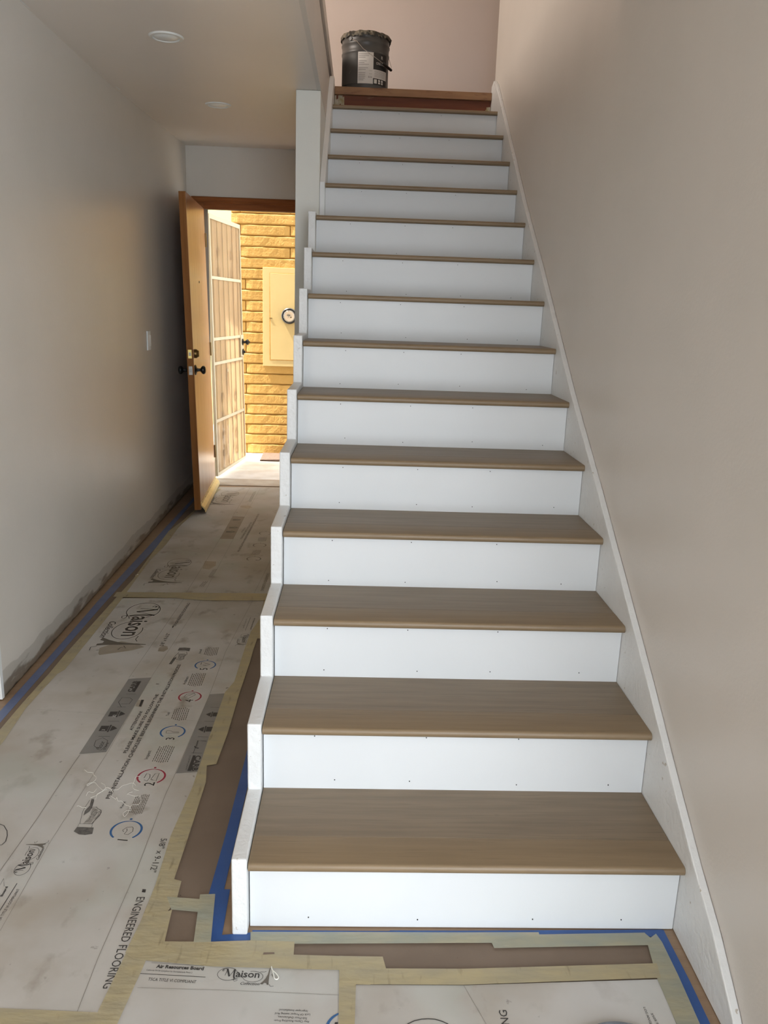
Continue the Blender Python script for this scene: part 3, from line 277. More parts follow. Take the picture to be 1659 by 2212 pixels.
# face of the upper floor along the stairwell and the curb that stands on its edge
struct(MB().box(-0.02, 0.001, -0.4, FAR, CZ - 0.004, 2.772).build('trim_1', wallpaint), 'painted edge of the upper floor over the stairwell', 'trim')
struct(MB().box(-0.10, -0.014, -0.4, 4.858, 2.772, 2.875).build('trim_2', ceilpaint), 'low curb set back on the upper floor edge', 'trim')
struct(MB().box(-0.12, 0.001, -0.4, 4.858, 2.878, 2.962).build('trim_3', wallpaint), 'painted cap board of the upstairs curb', 'trim')

# ------------------------------------------------------------------ staircase
st = tag(empty('staircase', (0.5, 0, 0)), 'straight staircase with white risers and brown oak treads rising beside the hall', 'staircase')
INV = Matrix.Translation((-0.5, 0, 0))
def put(o, parent):
    o.parent = parent; o.matrix_parent_inverse = Matrix.Translation(-parent.location); return o
def x0_of(n): return 0.0 if n <= 10 else 0.029
def ytop(n): return (n - 1) * RUN + (DY[n - 1] if n <= 14 else 0.0)
def ztop(n): return n * R + DZ[n - 1]
TH = 0.0213; OV = 0.0248
def noseprof(y, z):
    pts = [(y - OV + 0.105, z), (y - OV + 0.009, z)]
    for k in range(1, 8):
        a = math.pi * k / 8; pts.append((y - OV + 0.009 - 0.009 * math.sin(a), z - TH / 2 + TH / 2 * math.cos(a)))
    pts += [(y - OV + 0.009, z - TH), (y - OV + 0.105, z - TH)]
    return pts
for n in range(1, 15):
    y, z = ytop(n), ztop(n); x0 = x0_of(n); yb = ytop(n + 1) if n < 14 else 14 * RUN
    t = MB().box(x0 + .0005, W - .0005, y - OV + 0.1062, yb + 0.006, z - TH, z).build('tread', oak_back, bevel=0.0008, seg=1); put(t, st)
    nz = MB().prism(noseprof(y, z), x0 + .0005, W - .0005, 'x').build('nosing', oak_nose, smooth=True); nz.parent = t
    # move the grain so that no two treads repeat
    for o_ in (t, nz):
        off = Vector((n * 3.7, n * 1.3 + (0.5 if o_ is nz else 0), n * 2.1)); o_.data.transform(Matrix.Translation(off))
    t.matrix_parent_inverse = Matrix.Translation(-st.location); t.location = -off_t if False else (0, 0, 0)
    t.data.transform(Matrix.Translation((-n * 3.7, -n * 1.3, -n * 2.1))); nz.data.transform(Matrix.Translation((-n * 3.7, -n * 1.3 - .5, -n * 2.1)))
    z0 = 0.001 if n == 1 else ztop(n - 1) - 0.001
    r = MB().box(x0 + .001, W - .001, y, y + 0.013, z0, z - TH).build('riser', riserwhite, bevel=0.0006, seg=1); put(r, st)
    h = MB(); rnd = random.Random(n)
    for k in range(7):
        xx = x0 + 0.06 + (W - 0.16) * (k // 2 + rnd.uniform(-.12, .12) + .4) / 3.4; zz = (z - TH - 0.012) if k % 2 else (z0 + 0.016 + rnd.uniform(0, .012))
        if xx < W - .03: h.lathe([(0, -0.0012), (0.0016, -0.0012), (0.0016, 0.0)], 8, (xx, y, zz), 'y')
    put(h.build('nail_holes', black), r); h_ = S.collection.objects[-1] if False else None
for o_ in S.objects:
    if o_.name.startswith('nail_holes'): o_['kind'] = 'stuff'; o_.matrix_parent_inverse = Matrix(); o_.data.name = o_.name
# top riser: bare dark wood with plaster drips, and the worn landing edge
yl = 14 * RUN
o_ = MB().box(0.030, W - .001, yl + .004, yl + 0.03, ztop(14) - .001, 2.715).build('riser', redwood); o_['label'] = 'bare dark red wood top riser'; put(o_, st)
o_ = MB().box(0.030, W - .001, yl - 0.022, yl + 0.041, 2.712, LZ).build('landing_nosing', landwood, bevel=0.003); put(o_, st)
dr = MB()
for x0, x1, z0, z1 in ((.031, .040, 2.60, 2.712), (.040, .052, 2.60, 2.69), (.052, .060, 2.60, 2.712), (.060, .070, 2.66, 2.712), (.070, .080, 2.62, 2.712), (.080, .090, 2.65, 2.705), (W - .028, W - .002, 2.60, 2.68), (W - .034, W - .026, 2.60, 2.665), (.42, .45, 2.60, 2.607)):
    dr.prism([(x0, z0), (x1, z0 + .004), (x1 - .001, z1), (x0 + .001, z1 - .003)], yl + .0005, yl + .006, 'y')
o_ = dr.build('plaster_drips', plaster); o_['kind'] = 'stuff'; put(o_, st)
# closed stringer on the left, sawtooth cap
pts = [(-0.032, 0.0005)]
for n in range(1, 11):
    pts += [((n - 1) * RUN - 0.032, n * R + 0.018), (n * RUN - 0.032, n * R + 0.018)]
pts = pts[:-1] + [(2.808, 10 * R + 0.018), (2.808, 0.0005)]
o_ = MB().prism(pts, -0.037, -0.0015, 'x').build('stringer', wornwhite, bevel=0.004, seg=3); put(o_, st)
# sloping skirt boards on both walls
def slope(y): return 0.262 + 0.664 * y
ptsR = [(-0.325, 0.0005), (-0.325, 0.040), (-0.302, 0.062)]
for yy, zz in ((-0.185, 0.150), (-0.067, 0.217), (0.11, 0.332), (0.325, 0.478), (0.572, 0.638), (0.938, 0.872), (1.399, 1.155), (2.014, 1.572), (2.603, 1.955), (3.262, 2.417), (3.777, 2.773), (3.87, 2.815), (3.952, 2.80)): ptsR.append((yy, zz))
ptsR += [(3.952, 2.5), (0.6, 0.0005)]
o_ = MB().prism(ptsR, W, W + 0.0195, 'x').build('skirt_board', wornwhite, bevel=0.003, seg=2); o_['label'] = 'sloping white skirt board on the right wall'; put(o_, st)
ptsL = [(2.812, 1.80), (2.812, 2.045), (2.9, 2.125), (3.219, 2.346), (3.66, 2.672), (3.86, 2.80), (3.935, 2.80), (3.935, 2.5)]
o_ = MB().prism(ptsL, 0.0005, 0.0285, 'x').build('skirt_board', whitetrim, bevel=0.003, seg=2); o_['label'] = 'sloping white skirt board on the left wall'; put(o_, st)

# ------------------------------------------------------------------ paint bucket on the landing
BX, BY = 0.216, 4.085
bk = tag(empty('paint_bucket', (BX, BY, LZ + .0008)), 'dark grey paint-spattered steel bucket with torn rim at the top of the stairs', 'bucket')
prof = [(0, .004), (.138, .004), (.142, 0), (.1425, .012), (.1435, .02)]
for zr, rr in ((.215, .1475), (.265, .149)): prof += [(rr - .0005, zr - .012), (rr + .0035, zr - .004), (rr + .0035, zr + .004), (rr, zr + .012)]
prof += [(.150, .302), (.1535, .306), (.1545, .316), (.150, .320), (.1475, .316), (.1475, .03), (0, .03)]
body = MB().lathe(prof, 64).build('shell', darkgrey, bk, smooth=True)
rnd = random.Random(3); rv = []; rf = []; K = 72
for j in range(K):
    a = 2 * math.pi * j / K; c_, s_ = math.cos(a), math.sin(a); d = rnd.uniform(-.004, .012) * .7; e = rnd.uniform(-.004, .010) * .8
    for r_, z_ in ((.1475, .3195 + rnd.uniform(0, .008)), (.153 + e * .3, .3215 + rnd.uniform(0, .006)), (.158 + e, .315 - d), (.1585, .300 - d * 1.2), (.151, .312)): rv.append((r_ * c_, r_ * s_, z_))
rf = [(j * 5 + i, ((j + 1) % K) * 5 + i, ((j + 1) % K) * 5 + (i + 1) % 5, j * 5 + (i + 1) % 5) for j in range(K) for i in range(5)]
m_rim = mat('crusty_rim', (0.03, 0.028, 0.022), 0.6, (0.16, 0.14, 0.10), 40, lo=.45, hi=.6, bump=.5)
o_ = MB().add(rv, rf).build('torn_rim', m_rim, bk); o_['label'] = 'ragged crust of dried paint around the rim'
def cyl(a0, a1, z0, z1, r=.1487, k=10, z0b=None, z1b=None):
    """patch of the bucket's side between two angles measured from the front (-y) towards +x"""
    vs = []; z0b = z0 if z0b is None else z0b; z1b = z1 if z1b is None else z1b
    for j in range(k + 1):
        t = j / k; a = math.radians(a0 + (a1 - a0) * t)
        for z in (z0 + (z0b - z0) * t, z1 + (z1b - z1) * t):
            for rr in (r - .0006 if 0 else r, r - .0008): vs.append((rr * math.sin(a), -rr * math.cos(a), z))
    fs = []
    for j in range(k):
        q = j * 4; n_ = q + 4
        fs += [(q, n_, n_ + 2, q + 2), (q + 1, q + 3, n_ + 3, n_ + 1), (q, q + 1, n_ + 1, n_), (q + 2, n_ + 2, n_ + 3, q + 3)]
    fs += [(0, 2, 3, 1), (k * 4, k * 4 + 1, k * 4 + 3, k * 4 + 2)]
    return vs, fs
lw = MB(); lw.add(*cyl(-18, 20, .028, .208)); lw.add(*cyl(20, 62, .062, .112)); lab = lw.build('label', labelw, bk); lab['label'] = 'white paper label'
lb = MB(); lb.add(*cyl(20, 62, .112, .208, .1489)); lb.build('label_band', labelb, bk)['label'] = 'black upper part of the label'
lb = MB(); lb.add(*cyl(20, 62, .028, .062, .1489)); lb.build('label_band', labelb, bk)['label'] = 'black lower strip of the label'
ic = MB()
for a0, a1, z0, z1 in ((22.5, 30, .033, .057), (34, 39.5, .046, .057), (34, 39.5, .033, .043), (43, 49, .046, .057), (43, 49, .033, .043)): ic.add(*cyl(a0, a1, z0, z1, .1495, 3))
ic.build('label_icons', labelw, bk)['kind'] = 'stuff'
tx = MB()
for k in range(16):
    z = .196 - k * .0098
    if k in (3, 7, 10): continue
    tx.add(*cyl(-16, rnd.uniform(-4, 12) if k < 9 else rnd.uniform(-4, 2), z - .0025, z, .1492, 5))
for k in range(8): tx.add(*cyl(23, 58, .106 - k * .005 - .0014, .106 - k * .005, .1492, 5))
o_ = tx.build('label_small_print', labelg, bk); o_['kind'] = 'stuff'
tb = MB()
for z, s_ in ((.100, .006), (.082, .007), (.062, .012)):
    for k in range(3):
        a = 8 + k * 3.4 if s_ > .01 else 10 + k * 2.6; w_ = s_ * 110
        vs, fs = cyl(a, a + w_, z, z + s_, .1493, 2); 
        vs2 = []
        for q in range(0, 12, 4): vs2 += vs[q:q + 4]
        for q in (2, 3): 
            for col in (0, 2): p = vs2[col * 4 + q]; vs2[col * 4 + q] = (p[0], p[1], z)
        tb.add(vs2, fs)
tb.build('label_marks', labelb, bk)['kind'] = 'stuff'
def text_mesh(body, bold=0.0, shear=0.0):
    cu = bpy.data.curves.new('t', 'FONT'); cu.body = body; cu.size = 1; cu.offset = bold; cu.shear = shear; cu.resolution_u = 2
    o = bpy.data.objects.new('t', cu); link(o)
    dg = bpy.context.evaluated_depsgraph_get(); me = bpy.data.meshes.new_from_object(o.evaluated_get(dg))
    vs = [tuple(v.co) for v in me.vertices]; fs = [tuple(p.vertices) for p in me.polygons]
    bpy.data.objects.remove(o); bpy.data.curves.remove(cu); bpy.data.meshes.remove(me)
    return vs, fs
def wrap(body, a0, z, h, length, bold=.01):
    vs, fs = text_mesh(body, bold); w_ = max(v[0] for v in vs); r_ = .1496
    return [(r_ * math.sin(math.radians(a0) + v[0] / w_ * length / r_), -r_ * math.cos(math.radians(a0) + v[0] / w_ * length / r_), z + v[1] / .7 * h) for v in vs], fs
tw = MB(); tw.add(*wrap('R', 41, .176, .018, .016, .02)); tw.add(*wrap('ONE-3000', 27, .141, .015, .072, .02)); tw.build('label_lettering', inkw, bk)
# bail: from the left ear down across the front to the grip on the right
ang = math.radians(-38)
ear1 = Vector((.152 * math.sin(ang), -.152 * math.cos(ang), .283)); ear2 = Vector((.15 * math.sin(math.radians(118)), -.15 * math.cos(math.radians(118)), .255))
pts = []
mid = [(-20, .158, .262), (-5, .163, .218), (12, .166, .188), (28, .168, .165), (40, .170, .150), (56, .173, .135), (72, .172, .133), (88, .166, .165), (104, .158, .215)]
pts = [ear1] + [Vector((r_ * math.sin(math.radians(a)), -r_ * math.cos(math.radians(a)), z)) for a, r_, z in mid] + [ear2]
MB().tube(pts, .0017, 6).build('wire_handle', steel, bk, smooth=True)
MB().tube(pts[5:8], .0085, 12).build('handle_grip', black, bk, smooth=True)
for e in (ear1, ear2):
    d = Vector((e.x, e.y, 0)).normalized(); MB().tube([e - d * .008, e + d * .004], .011, 12).build('handle_ear', darkgrey, bk, smooth=True)
tag(MB().box(0.034, 0.088, 3.985, 4.02, LZ, LZ + .018).build('wood_scrap', plaster, bevel=.003), 'small glue-crusted wood scrap left of the bucket', 'wood scrap')

# ------------------------------------------------------------------ recessed lights, switch
for i, (x, y, lab_) in enumerate(((-0.594, 2.07, 'round recessed ceiling light nearer the viewer'), (-0.587, 3.275, 'round recessed ceiling light nearer the entry door'))):
    z = CZ if y < 2.8 else 2.4882
    l = tag(empty('recessed_light', (x, y, z)), lab_, 'light', 'recessed hall lights')
    MB().lathe([(.0, .0), (.0, -.001), (.050, -.001), (.054, -.010), (.066, -.009), (.071, -.003), (.071, .0)], 48).build('trim_ring', lampm, l, smooth=True)
    MB().lathe([(0, -.013), (.025, -.012), (.044, -.009), (.052, -.004), (.052, -.001), (0, -.001)], 48).build('lens', lensm, l, smooth=True)
sw = tag(empty('light_switch', (-1.066, 3.47, 1.19)), 'cream rocker light switch on the left hall wall', 'switch')
MB().box(0, .007, -.036, .036, -.058, .058).build('cover_plate', whitetrim, sw, bevel=.002)
MB().prism([(-.016, .007), (.016, .0135), (.016, .004), (-.016, .004)], -.033, .033, 'z').build('rocker', whitetrim, sw)
for v in S.objects:
    if v.name == 'rocker': v.data.transform(Matrix(((0, 1, 0, 0), (1, 0, 0, 0), (0, 0, 1, 0), (0, 0, 0, 1))))

# ------------------------------------------------------------------ entry door: casing, slab, hardware
t4 = MB()
for x0, x1, z0, z1 in ((-1.045, -0.06, 2.142, 2.186), (-1.045, -0.955, 0, 2.142), (-0.10, -0.02, 0, 2.142)): t4.box(x0, x1, FAR - 0.018, FAR, z0, z1)
t4.box(-1.045, -0.02, FAR - .024, FAR - .017, 2.160, 2.180); t4.box(-1.045, -0.02, FAR - .022, FAR - .017, 2.147, 2.152)
t4.box(-1.0, -0.06, FAR - .008, FAR + .001, 2.10, 2.145)
struct(t4.build('trim_4', trimwood, bevel=.004), 'dark reddish wood casing around the entry door', 'trim')
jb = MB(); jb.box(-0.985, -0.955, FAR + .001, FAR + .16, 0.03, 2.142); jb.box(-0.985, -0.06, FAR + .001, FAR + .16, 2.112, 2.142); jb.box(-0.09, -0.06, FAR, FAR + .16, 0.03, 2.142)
struct(jb.build('trim_5', jambshade), 'door jamb coloured near black for the shade on it', 'trim')
d1 = struct(empty('door_1', (-0.905, 4.80, 0.03)), 'brown varnished wood entry door standing open against the hall wall', 'door')
hinge = Vector((-0.905, 4.80, 0.03)); latch = Vector((-0.846, 3.868, 0.03))
ex = (latch - hinge).normalized(); DW = (latch - hinge).length
lean = math.radians(1.45)
ez = (Matrix.Rotation(lean, 3, ex) @ Vector((0, 0, 1)))
if ez.x > 0: ez = (Matrix.Rotation(-lean, 3, ex) @ Vector((0, 0, 1)))
ey = ez.cross(ex)   # thickness direction
d1.matrix_world = Matrix(((ex.x, ey.x, ez.x, hinge.x), (ex.y, ey.y, ez.y, hinge.y), (ex.z, ey.z, ez.z, hinge.z), (0, 0, 0, 1)))
sgn = 1 if ey.x < 0 else -1            # the side away from the viewer
def Y(a, b): return (min(sgn * a, sgn * b), max(sgn * a, sgn * b))
MB().box(0, DW, *Y(0.0012, 0.044), 0, 2.075).build('slab', dooredge, d1, bevel=.0015)
MB().box(0.002, DW - .0015, *Y(0, 0.0012), 0.002, 2.073).build('door_face', doorwood, d1)
def ax(prof, x, z, y0, s, name, m, k=24):
    MB().lathe([(r_, s * sgn * -1 * h + y0) for r_, h in prof], k, (x, 0, z), 'y').build(name, m, d1, smooth=True)
kz = 0.955; kx = DW - .062
knob = [(0, 0), (.034, 0), (.036, .003), (.030, .008), (.013, .013), (.010, .022), (.011, .034), (.020, .040), (.0275, .048), (.028, .058), (.022, .066), (.010, .069), (0, .069)]
ax(knob, kx, kz, 0, 1, 'knob', black); ax(knob, kx, kz, sgn * .044, -1, 'knob', black)
ax([(0, 0), (.030, 0), (.031, .012), (.022, .026), (.020, .03), (0, .03)], kx, kz + .108, 0, 1, 'deadbolt', bronze)
MB().box(DW - .0005, DW + .002, *Y(.010, .035), kz + .108 - .029, kz + .108 + .029).build('bolt_plate', brass, d1, bevel=.001)
MB().box(DW + .001, DW + .006, *Y(.015, .029), kz + .108 - .012, kz + .108 + .012).build('bolt', greymetal, d1, bevel=.001)
MB().box(DW - .0005, DW + .002, *Y(.010, .035), kz - .029, kz + .029).build('latch_plate', greymetal, d1, bevel=.001)
MB().box(DW + .001, DW + .010, *Y(.016, .028), kz - .009, kz + .009).build('latch_bolt', greymetal, d1, bevel=.001)
MB().lathe([(0, -sgn * .003), (.007, -sgn * .003), (.007, 0)], 16, (.46, 0, 1.535), 'y').build('peephole', black, d1)
sp = MB().box(0.01, DW - .01, *Y(-.004, 0), .030, .048)
sp.prism([(Y(-.004, 0)[0] if sgn > 0 else -sgn * .0, 0)] * 0 or [(-sgn * .001, .034), (-sgn * .006, .030), (-sgn * .026, .012), (-sgn * .032, -.006), (-sgn * .032, -.018), (-sgn * .027, -.018), (-sgn * .026, -.004), (-sgn * .018, .008), (-sgn * .001, .026)], .004, DW - .004, 'x')
sw_ = sp.build('door_sweep', sweepm, d1); sw_['label'] = 'yellowish weather sweep along the bottom edge'
sc = MB()
for k in range(6): sc.lathe([(0, -sgn * .0055), (.003, -sgn * .0055), (.003, -sgn * .003)], 8, (.06 + k * .16, 0, .039), 'y')
sc.build('screws', black, d1)['kind'] = 'stuff'
for z in (.25, 1.05, 1.85): MB().tube([(-.004, -sgn * .004, z - .05), (-.004, -sgn * .004, z + .05)], .007, 10).build('hinge', bronze, d1)

# security screen door, opened outward
d2 = struct(empty('door_2', (-0.935, 5.02, 0.03)), 'cream security screen door with scroll ironwork open onto the porch', 'door')
h2 = Vector((-0.935, 5.02, 0.03)); l2 = Vector((-0.823, 5.905, 0.03)); e2 = (l2 - h2).normalized(); SW = (l2 - h2).length
z2 = Matrix.Rotation(math.radians(1.05), 3, e2) @ Vector((0, 0, 1))
if z2.x > 0: z2 = Matrix.Rotation(math.radians(-1.05), 3, e2) @ Vector((0, 0, 1))
y2 = z2.cross(e2); s2 = 1 if y2.x < 0 else -1      # outward (away from viewer) side
d2.matrix_world = Matrix(((e2.x, y2.x, z2.x, h2.x), (e2.y, y2.y, z2.y, h2.y), (e2.z, y2.z, z2.z, h2.z), (0, 0, 0, 1)))
SH = 2.065
f = MB(); f.box(0, .022, -.012, .012, 0, SH); f.box(SW - .022, SW, -.012, .012, 0, SH); f.box(.022, SW - .022, -.012, .012, SH - .035, SH); f.box(.022, SW - .022, -.012, .012, 0, .022)
f.build('frame', creamframe, d2, bevel=.002)
rails = (.452, .918, 1.112, 1.59)
for z in rails: MB().box(.022, SW - .022, -.010, .010, z - .012, z + .012).build('rail', creamframe, d2, bevel=.002)
lv = [.022] + list(rails) + [SH - .035]
for a, b_ in zip(lv[:-1], lv[1:]):
    MB().box(.022, SW - .022, -.0012, .0012, a + (.012 if a > .1 else 0), b_ - (.012 if b_ < 2 else 0)).build('screen_panel', screenm, d2)
def iy(t=0.018): return s2 * t
for k in range(6):
    x = .022 + (SW - .044) * (k + .5) / 6
    MB().box(x - .010, x + .010, min(iy(.012), iy(.026)), max(iy(.012), iy(.026)), .02, SH - .03).build('bar', ironm, d2)
def scroll(cx, cz, r, s, flip):
    p = [(cx + s * (r - i * r * .055) * math.cos(i * .42) , iy(), cz + flip * (r - i * r * .055) * math.sin(i * .42)) for i in range(15)]
    MB().tube(p, .008, 6).build('scroll', ironm, d2)
for cz in (.30, .62, 1.78):
    for cx in (.24, .62):
        scroll(cx, cz, .055, 1, 1); scroll(cx, cz - .13, .055, 1, -1)
MB().tube([(.30, iy(), .36), (.42, iy(), .82), (.54, iy(), .36)], .008, 6).build('spear', ironm, d2)
MB().tube([(.30, iy(), .22), (.42, iy(), .04), (.54, iy(), .22)], .008, 6).build('spear', ironm, d2)
MB().lathe([(0, -.02), (.022, -.012), (.022, .012), (0, .02)], 8, (.42, iy(), .84), 'z').build('collar', ironm, d2)
MB().box(SW - .085, SW + .008, -.016, .016, .935, 1.125).build('lock_box', creamframe, d2, bevel=.002)
for dz_, pr in ((1.062, [(0, 0), (.030, 0), (.030, .004), (.012, .010), (.010, .026), (.018, .032), (.026, .042), (.022, .054), (.010, .058), (.008, .066), (0, .066)]), (.975, [(0, 0), (.028, 0), (.029, .006), (.014, .010), (.010, .022), (0, .022)])):
    MB().lathe([(r_, -s2 * (h_ + .016)) for r_, h_ in pr], 20, (SW - .03, 0, dz_), 'y').build('knob' if dz_ > 1 else 'lock_cylinder', black, d2, smooth=True)

# ------------------------------------------------------------------ porch
struct(MB().box(-1.62, -0.55, 5.03, 6.08, 2.70, 2.76).build('added_shade_slab', creamframe))  # unseen slab added to shade the upper panels of the screen door
struct(MB().tube([(-1.0405, 1.35, 2.4735), (-1.046, 3.0, 2.4790)], .0035, 6).build('trim_7', whitetrim), 'thin bright caulk line where hall wall meets ceiling', 'trim')
struct(MB().box(-1.3, 0.2, FAR + .005, 5.06, -0.06, 0.006).build('trim_6', sillm, bevel=.004), 'threshold at the entry door, coloured like shaded concrete', 'trim')
struct(MB().box(-4.5, 4.0, 5.0, 9.5, -0.16, -0.002).build('floor_porch', concrete), 'pale concrete porch floor', 'floor')
struct(MB().box(-4.5, -1.3, FAR + .1, FAR + .16, -0.1, 5.3).build('wall_porch_left', creamwall)); struct(MB().box(-1.3, 4.0, FAR + .161, FAR + .22, 2.60, 5.3).build('wall_porch_above', creamwall)); struct(MB().box(0.2, 4.0, FAR + .161, FAR + .22, -.1, 2.6).build('wall_porch_right', creamwall))
struct(MB().box(-4.5, 4.0, 8.2, 8.3, -0.1, 5.0).build('wall_yard', yellowm), 'bright yellow stucco wall beyond the porch', 'wall')
bw = tag(empty('brick_wall', (-0.3, 6.40, 0)), 'yellow painted wall of long rough-faced blocks across the porch', 'wall')
def put2(o, parent): o.parent = parent; o.matrix_parent_inverse = Matrix.Translation(-parent.location); return o
put2(MB().box(-0.990, 1.1, 6.345, 6.5, 0.0, 2.95).build('mortar_bed', mortar), bw)
CH = 0.0975
def block(L_, seed):
    rn = random.Random(seed); nx = max(2, round(L_ / .05)); zs = (0.002, 0.012, CH - .015, CH - .005); vs = []; fs = []
    for i in range(nx + 1):
        for j, z in enumerate(zs):
            dep = {0: .017, 1: .022, 2: .023, 3: .010}[j] + rn.uniform(-.007, .006) * (1 if j == 3 else .22)
            if i in (0, nx): dep -= .008
            vs.append((L_ * i / nx + (rn.uniform(-.004, .004) if 0 < i < nx else 0), -max(dep, .001), z + (rn.uniform(-.004, .004) if j == 3 else 0)))
    for i in range(nx):
        for j in range(3): a = i * 4 + j; fs.append((a, a + 4, a + 5, a + 1))
    n_ = len(vs); vs += [(0, .012, zs[0]), (L_, .012, zs[0]), (L_, .012, zs[3]), (0, .012, zs[3])]
    fs += [(n_, n_ + 3, 3, 2, 1, 0), (n_ + 1, nx * 4, nx * 4 + 1, nx * 4 + 2, nx * 4 + 3, n_ + 2), tuple([n_, n_ + 1] + [i * 4 for i in range(nx, -1, -1)][::1]), tuple([n_ + 3] + [i * 4 + 3 for i in range(0, nx + 1)] + [n_ + 2])]
    me = bpy.data.meshes.new('brick'); me.from_pydata(vs, [], fs); bm = bmesh.new(); bm.from_mesh(me); bmesh.ops.recalc_face_normals(bm, faces=bm.faces); bm.to_mesh(me); bm.free(); me.materials.append(brickm)
    return me
cache = {}
for c_ in range(30):
    js = {0: [-.99, -.861, -.30, .12, .54, 1.1], 1: [-.99, -.36, .06, .48, .9, 1.1]}[c_ % 2]
    if c_ > 17: js = [[-.99, -.36, .06, .48, .9, 1.1], [-.99, -.905, -.445, -.02, .40, .82, 1.1]][c_ % 2]
    for a, b_ in zip(js[:-1], js[1:]):
        L_ = round(b_ - a - .008, 3); v = (L_, random.randrange(3))
        if v not in cache: cache[v] = block(L_, hash(v) % 999 + c_)
        o = bpy.data.objects.new('brick', cache[v]); link(o); o.parent = bw; o.location = (a + .004 + .3, 6.345 - 6.40, c_ * CH)
# electric cabinet and meter
ca = tag(empty('meter_cabinet', (-0.36, 6.33, 0.855)), 'pale yellow flush metal cabinet on the block wall', 'cabinet')
MB().prism([(-.338, 0), (.34, 0), (.34, .905), (-.338, .910)], -.024, .03, 'y').build('cabinet_frame', panelm, ca, bevel=.002)
q = MB(); q.prism([(-.262, .062), (.30, .062), (.30, .852), (-.270, .858)], -.0275, -.0242, 'y'); q.build('cabinet_door', panelm, ca, bevel=.001)
q = MB(); 
for a, b_, c0, d0 in ((-.274, -.268, .056, .862), (.30, .304, .06, .858), (-.270, .30, .855, .861), (-.266, .30, .056, .061)): q.box(a, b_, -.0252, -.0238, c0, d0)
q.build('door_gap', mortar, ca)
MB().box(-.275, -.250, -.033, -.026, .445, .452).build('latch', bronze, ca)
em = tag(empty('electric_meter', (-0.447, 6.302, 1.328)), 'round black-rimmed electric meter mounted on the yellow cabinet', 'meter')
MB().lathe([(.052, 0), (.0735, 0), (.0735, -.026), (.067, -.032), (.061, -.031), (.0585, -.020), (.052, -.016)], 48, axis='y').build('rim', black, em, smooth=True)
MB().lathe([(0, -.018), (.058, -.018), (.058, -.012), (0, -.012)], 40, axis='y').build('bezel', greymetal, em)
MB().lathe([(0, -.0215), (.046, -.0215), (.046, -.018), (0, -.018)], 40, axis='y').build('dial_face', mat('meter_face', (.75, .62, .48), .5), em)
dsp = MB().box(-.021, .010, -.0235, -.021, .004, .013); dsp.build('display', mat('meter_display', (.05, .055, .03), .3), em)
q = MB(); q.lathe([(0, -.0235), (.0028, -.0235), (.0028, -.021)], 12, (.018, 0, .009), 'y'); q.lathe([(0, -.0235), (.007, -.0235), (.007, -.021)], 16, (.016, 0, -.011), 'y')
for k, (w_, z_) in enumerate(((.012, .019), (.020, -.003), (.016, -.007), (.013, -.013))): q.box(-.006 - w_ / 2, -.006 + w_ / 2, -.0228, -.021, z_, z_ + .0016)
q.build('dial_marks', bronze, em)
glass = bpy.data.materials.new('meter_glass'); glass.use_nodes = True; gN = glass.node_tree.nodes; gN.remove(gN['Principled BSDF']); _a = gN.new('ShaderNodeBsdfTransparent'); _b = gN.new('ShaderNodeBsdfGlossy'); _b.inputs['Roughness'].default_value = .08; _m = gN.new('ShaderNodeMixShader'); _m.inputs[0].default_value = .10; glass.node_tree.links.new(_a.outputs[0], _m.inputs[1]); glass.node_tree.links.new(_b.outputs[0], _m.inputs[2]); glass.node_tree.links.new(_m.outputs[0], gN['Material Output'].inputs[0])
MB().lathe([(.058, -.024), (.056, -.045), (.045, -.056), (.02, -.060), (0, -.0605)], 40, axis='y').build('glass_cover', glass, em, smooth=True)
tag(MB().prism([(-.685, 5.915), (-.05, 5.915), (-.05, 6.31), (-.700, 6.31)], -.001, .010, 'z').build('doormat', matm, bevel=.002), 'dark brown doormat on the porch by the block wall', 'doormat')

# ------------------------------------------------------------------ floor protection
def slab(name, pts, z0, z1, m, label=None, cat=None, parent=None, group=None):
    area = sum(pts[i][0] * pts[(i + 1) % len(pts)][1] - pts[(i + 1) % len(pts)][0] * pts[i][1] for i in range(len(pts)))
    if area < 0: pts = pts[::-1]
    from mathutils.geometry import tessellate_polygon
    tris = tessellate_polygon([[Vector((p[0], p[1], 0)) for p in pts]])
    bm = bmesh.new(); vs = [bm.verts.new((p[0], p[1], z1)) for p in pts]
    for t in tris:
        a, b_, c_ = (Vector(pts[i]) for i in t)
        cr = (b_ - a).x * (c_ - a).y - (b_ - a).y * (c_ - a).x
        if abs(cr) > 1e-10: bm.faces.new([vs[i] for i in (t if cr > 0 else t[::-1])])
    if z1 > z0:
        low = [bm.verts.new((p[0], p[1], z0)) for p in pts]; n = len(pts)
        for i in range(n): bm.faces.new((vs[i], low[i], low[(i + 1) % n], vs[(i + 1) % n]))
    me = bpy.data.meshes.new(name); bm.to_mesh(me); bm.free(); me.materials.append(m)
    o = bpy.data.objects.new(name, me); link(o)
    if parent: o.parent = parent
    return tag(o, label, cat, group)
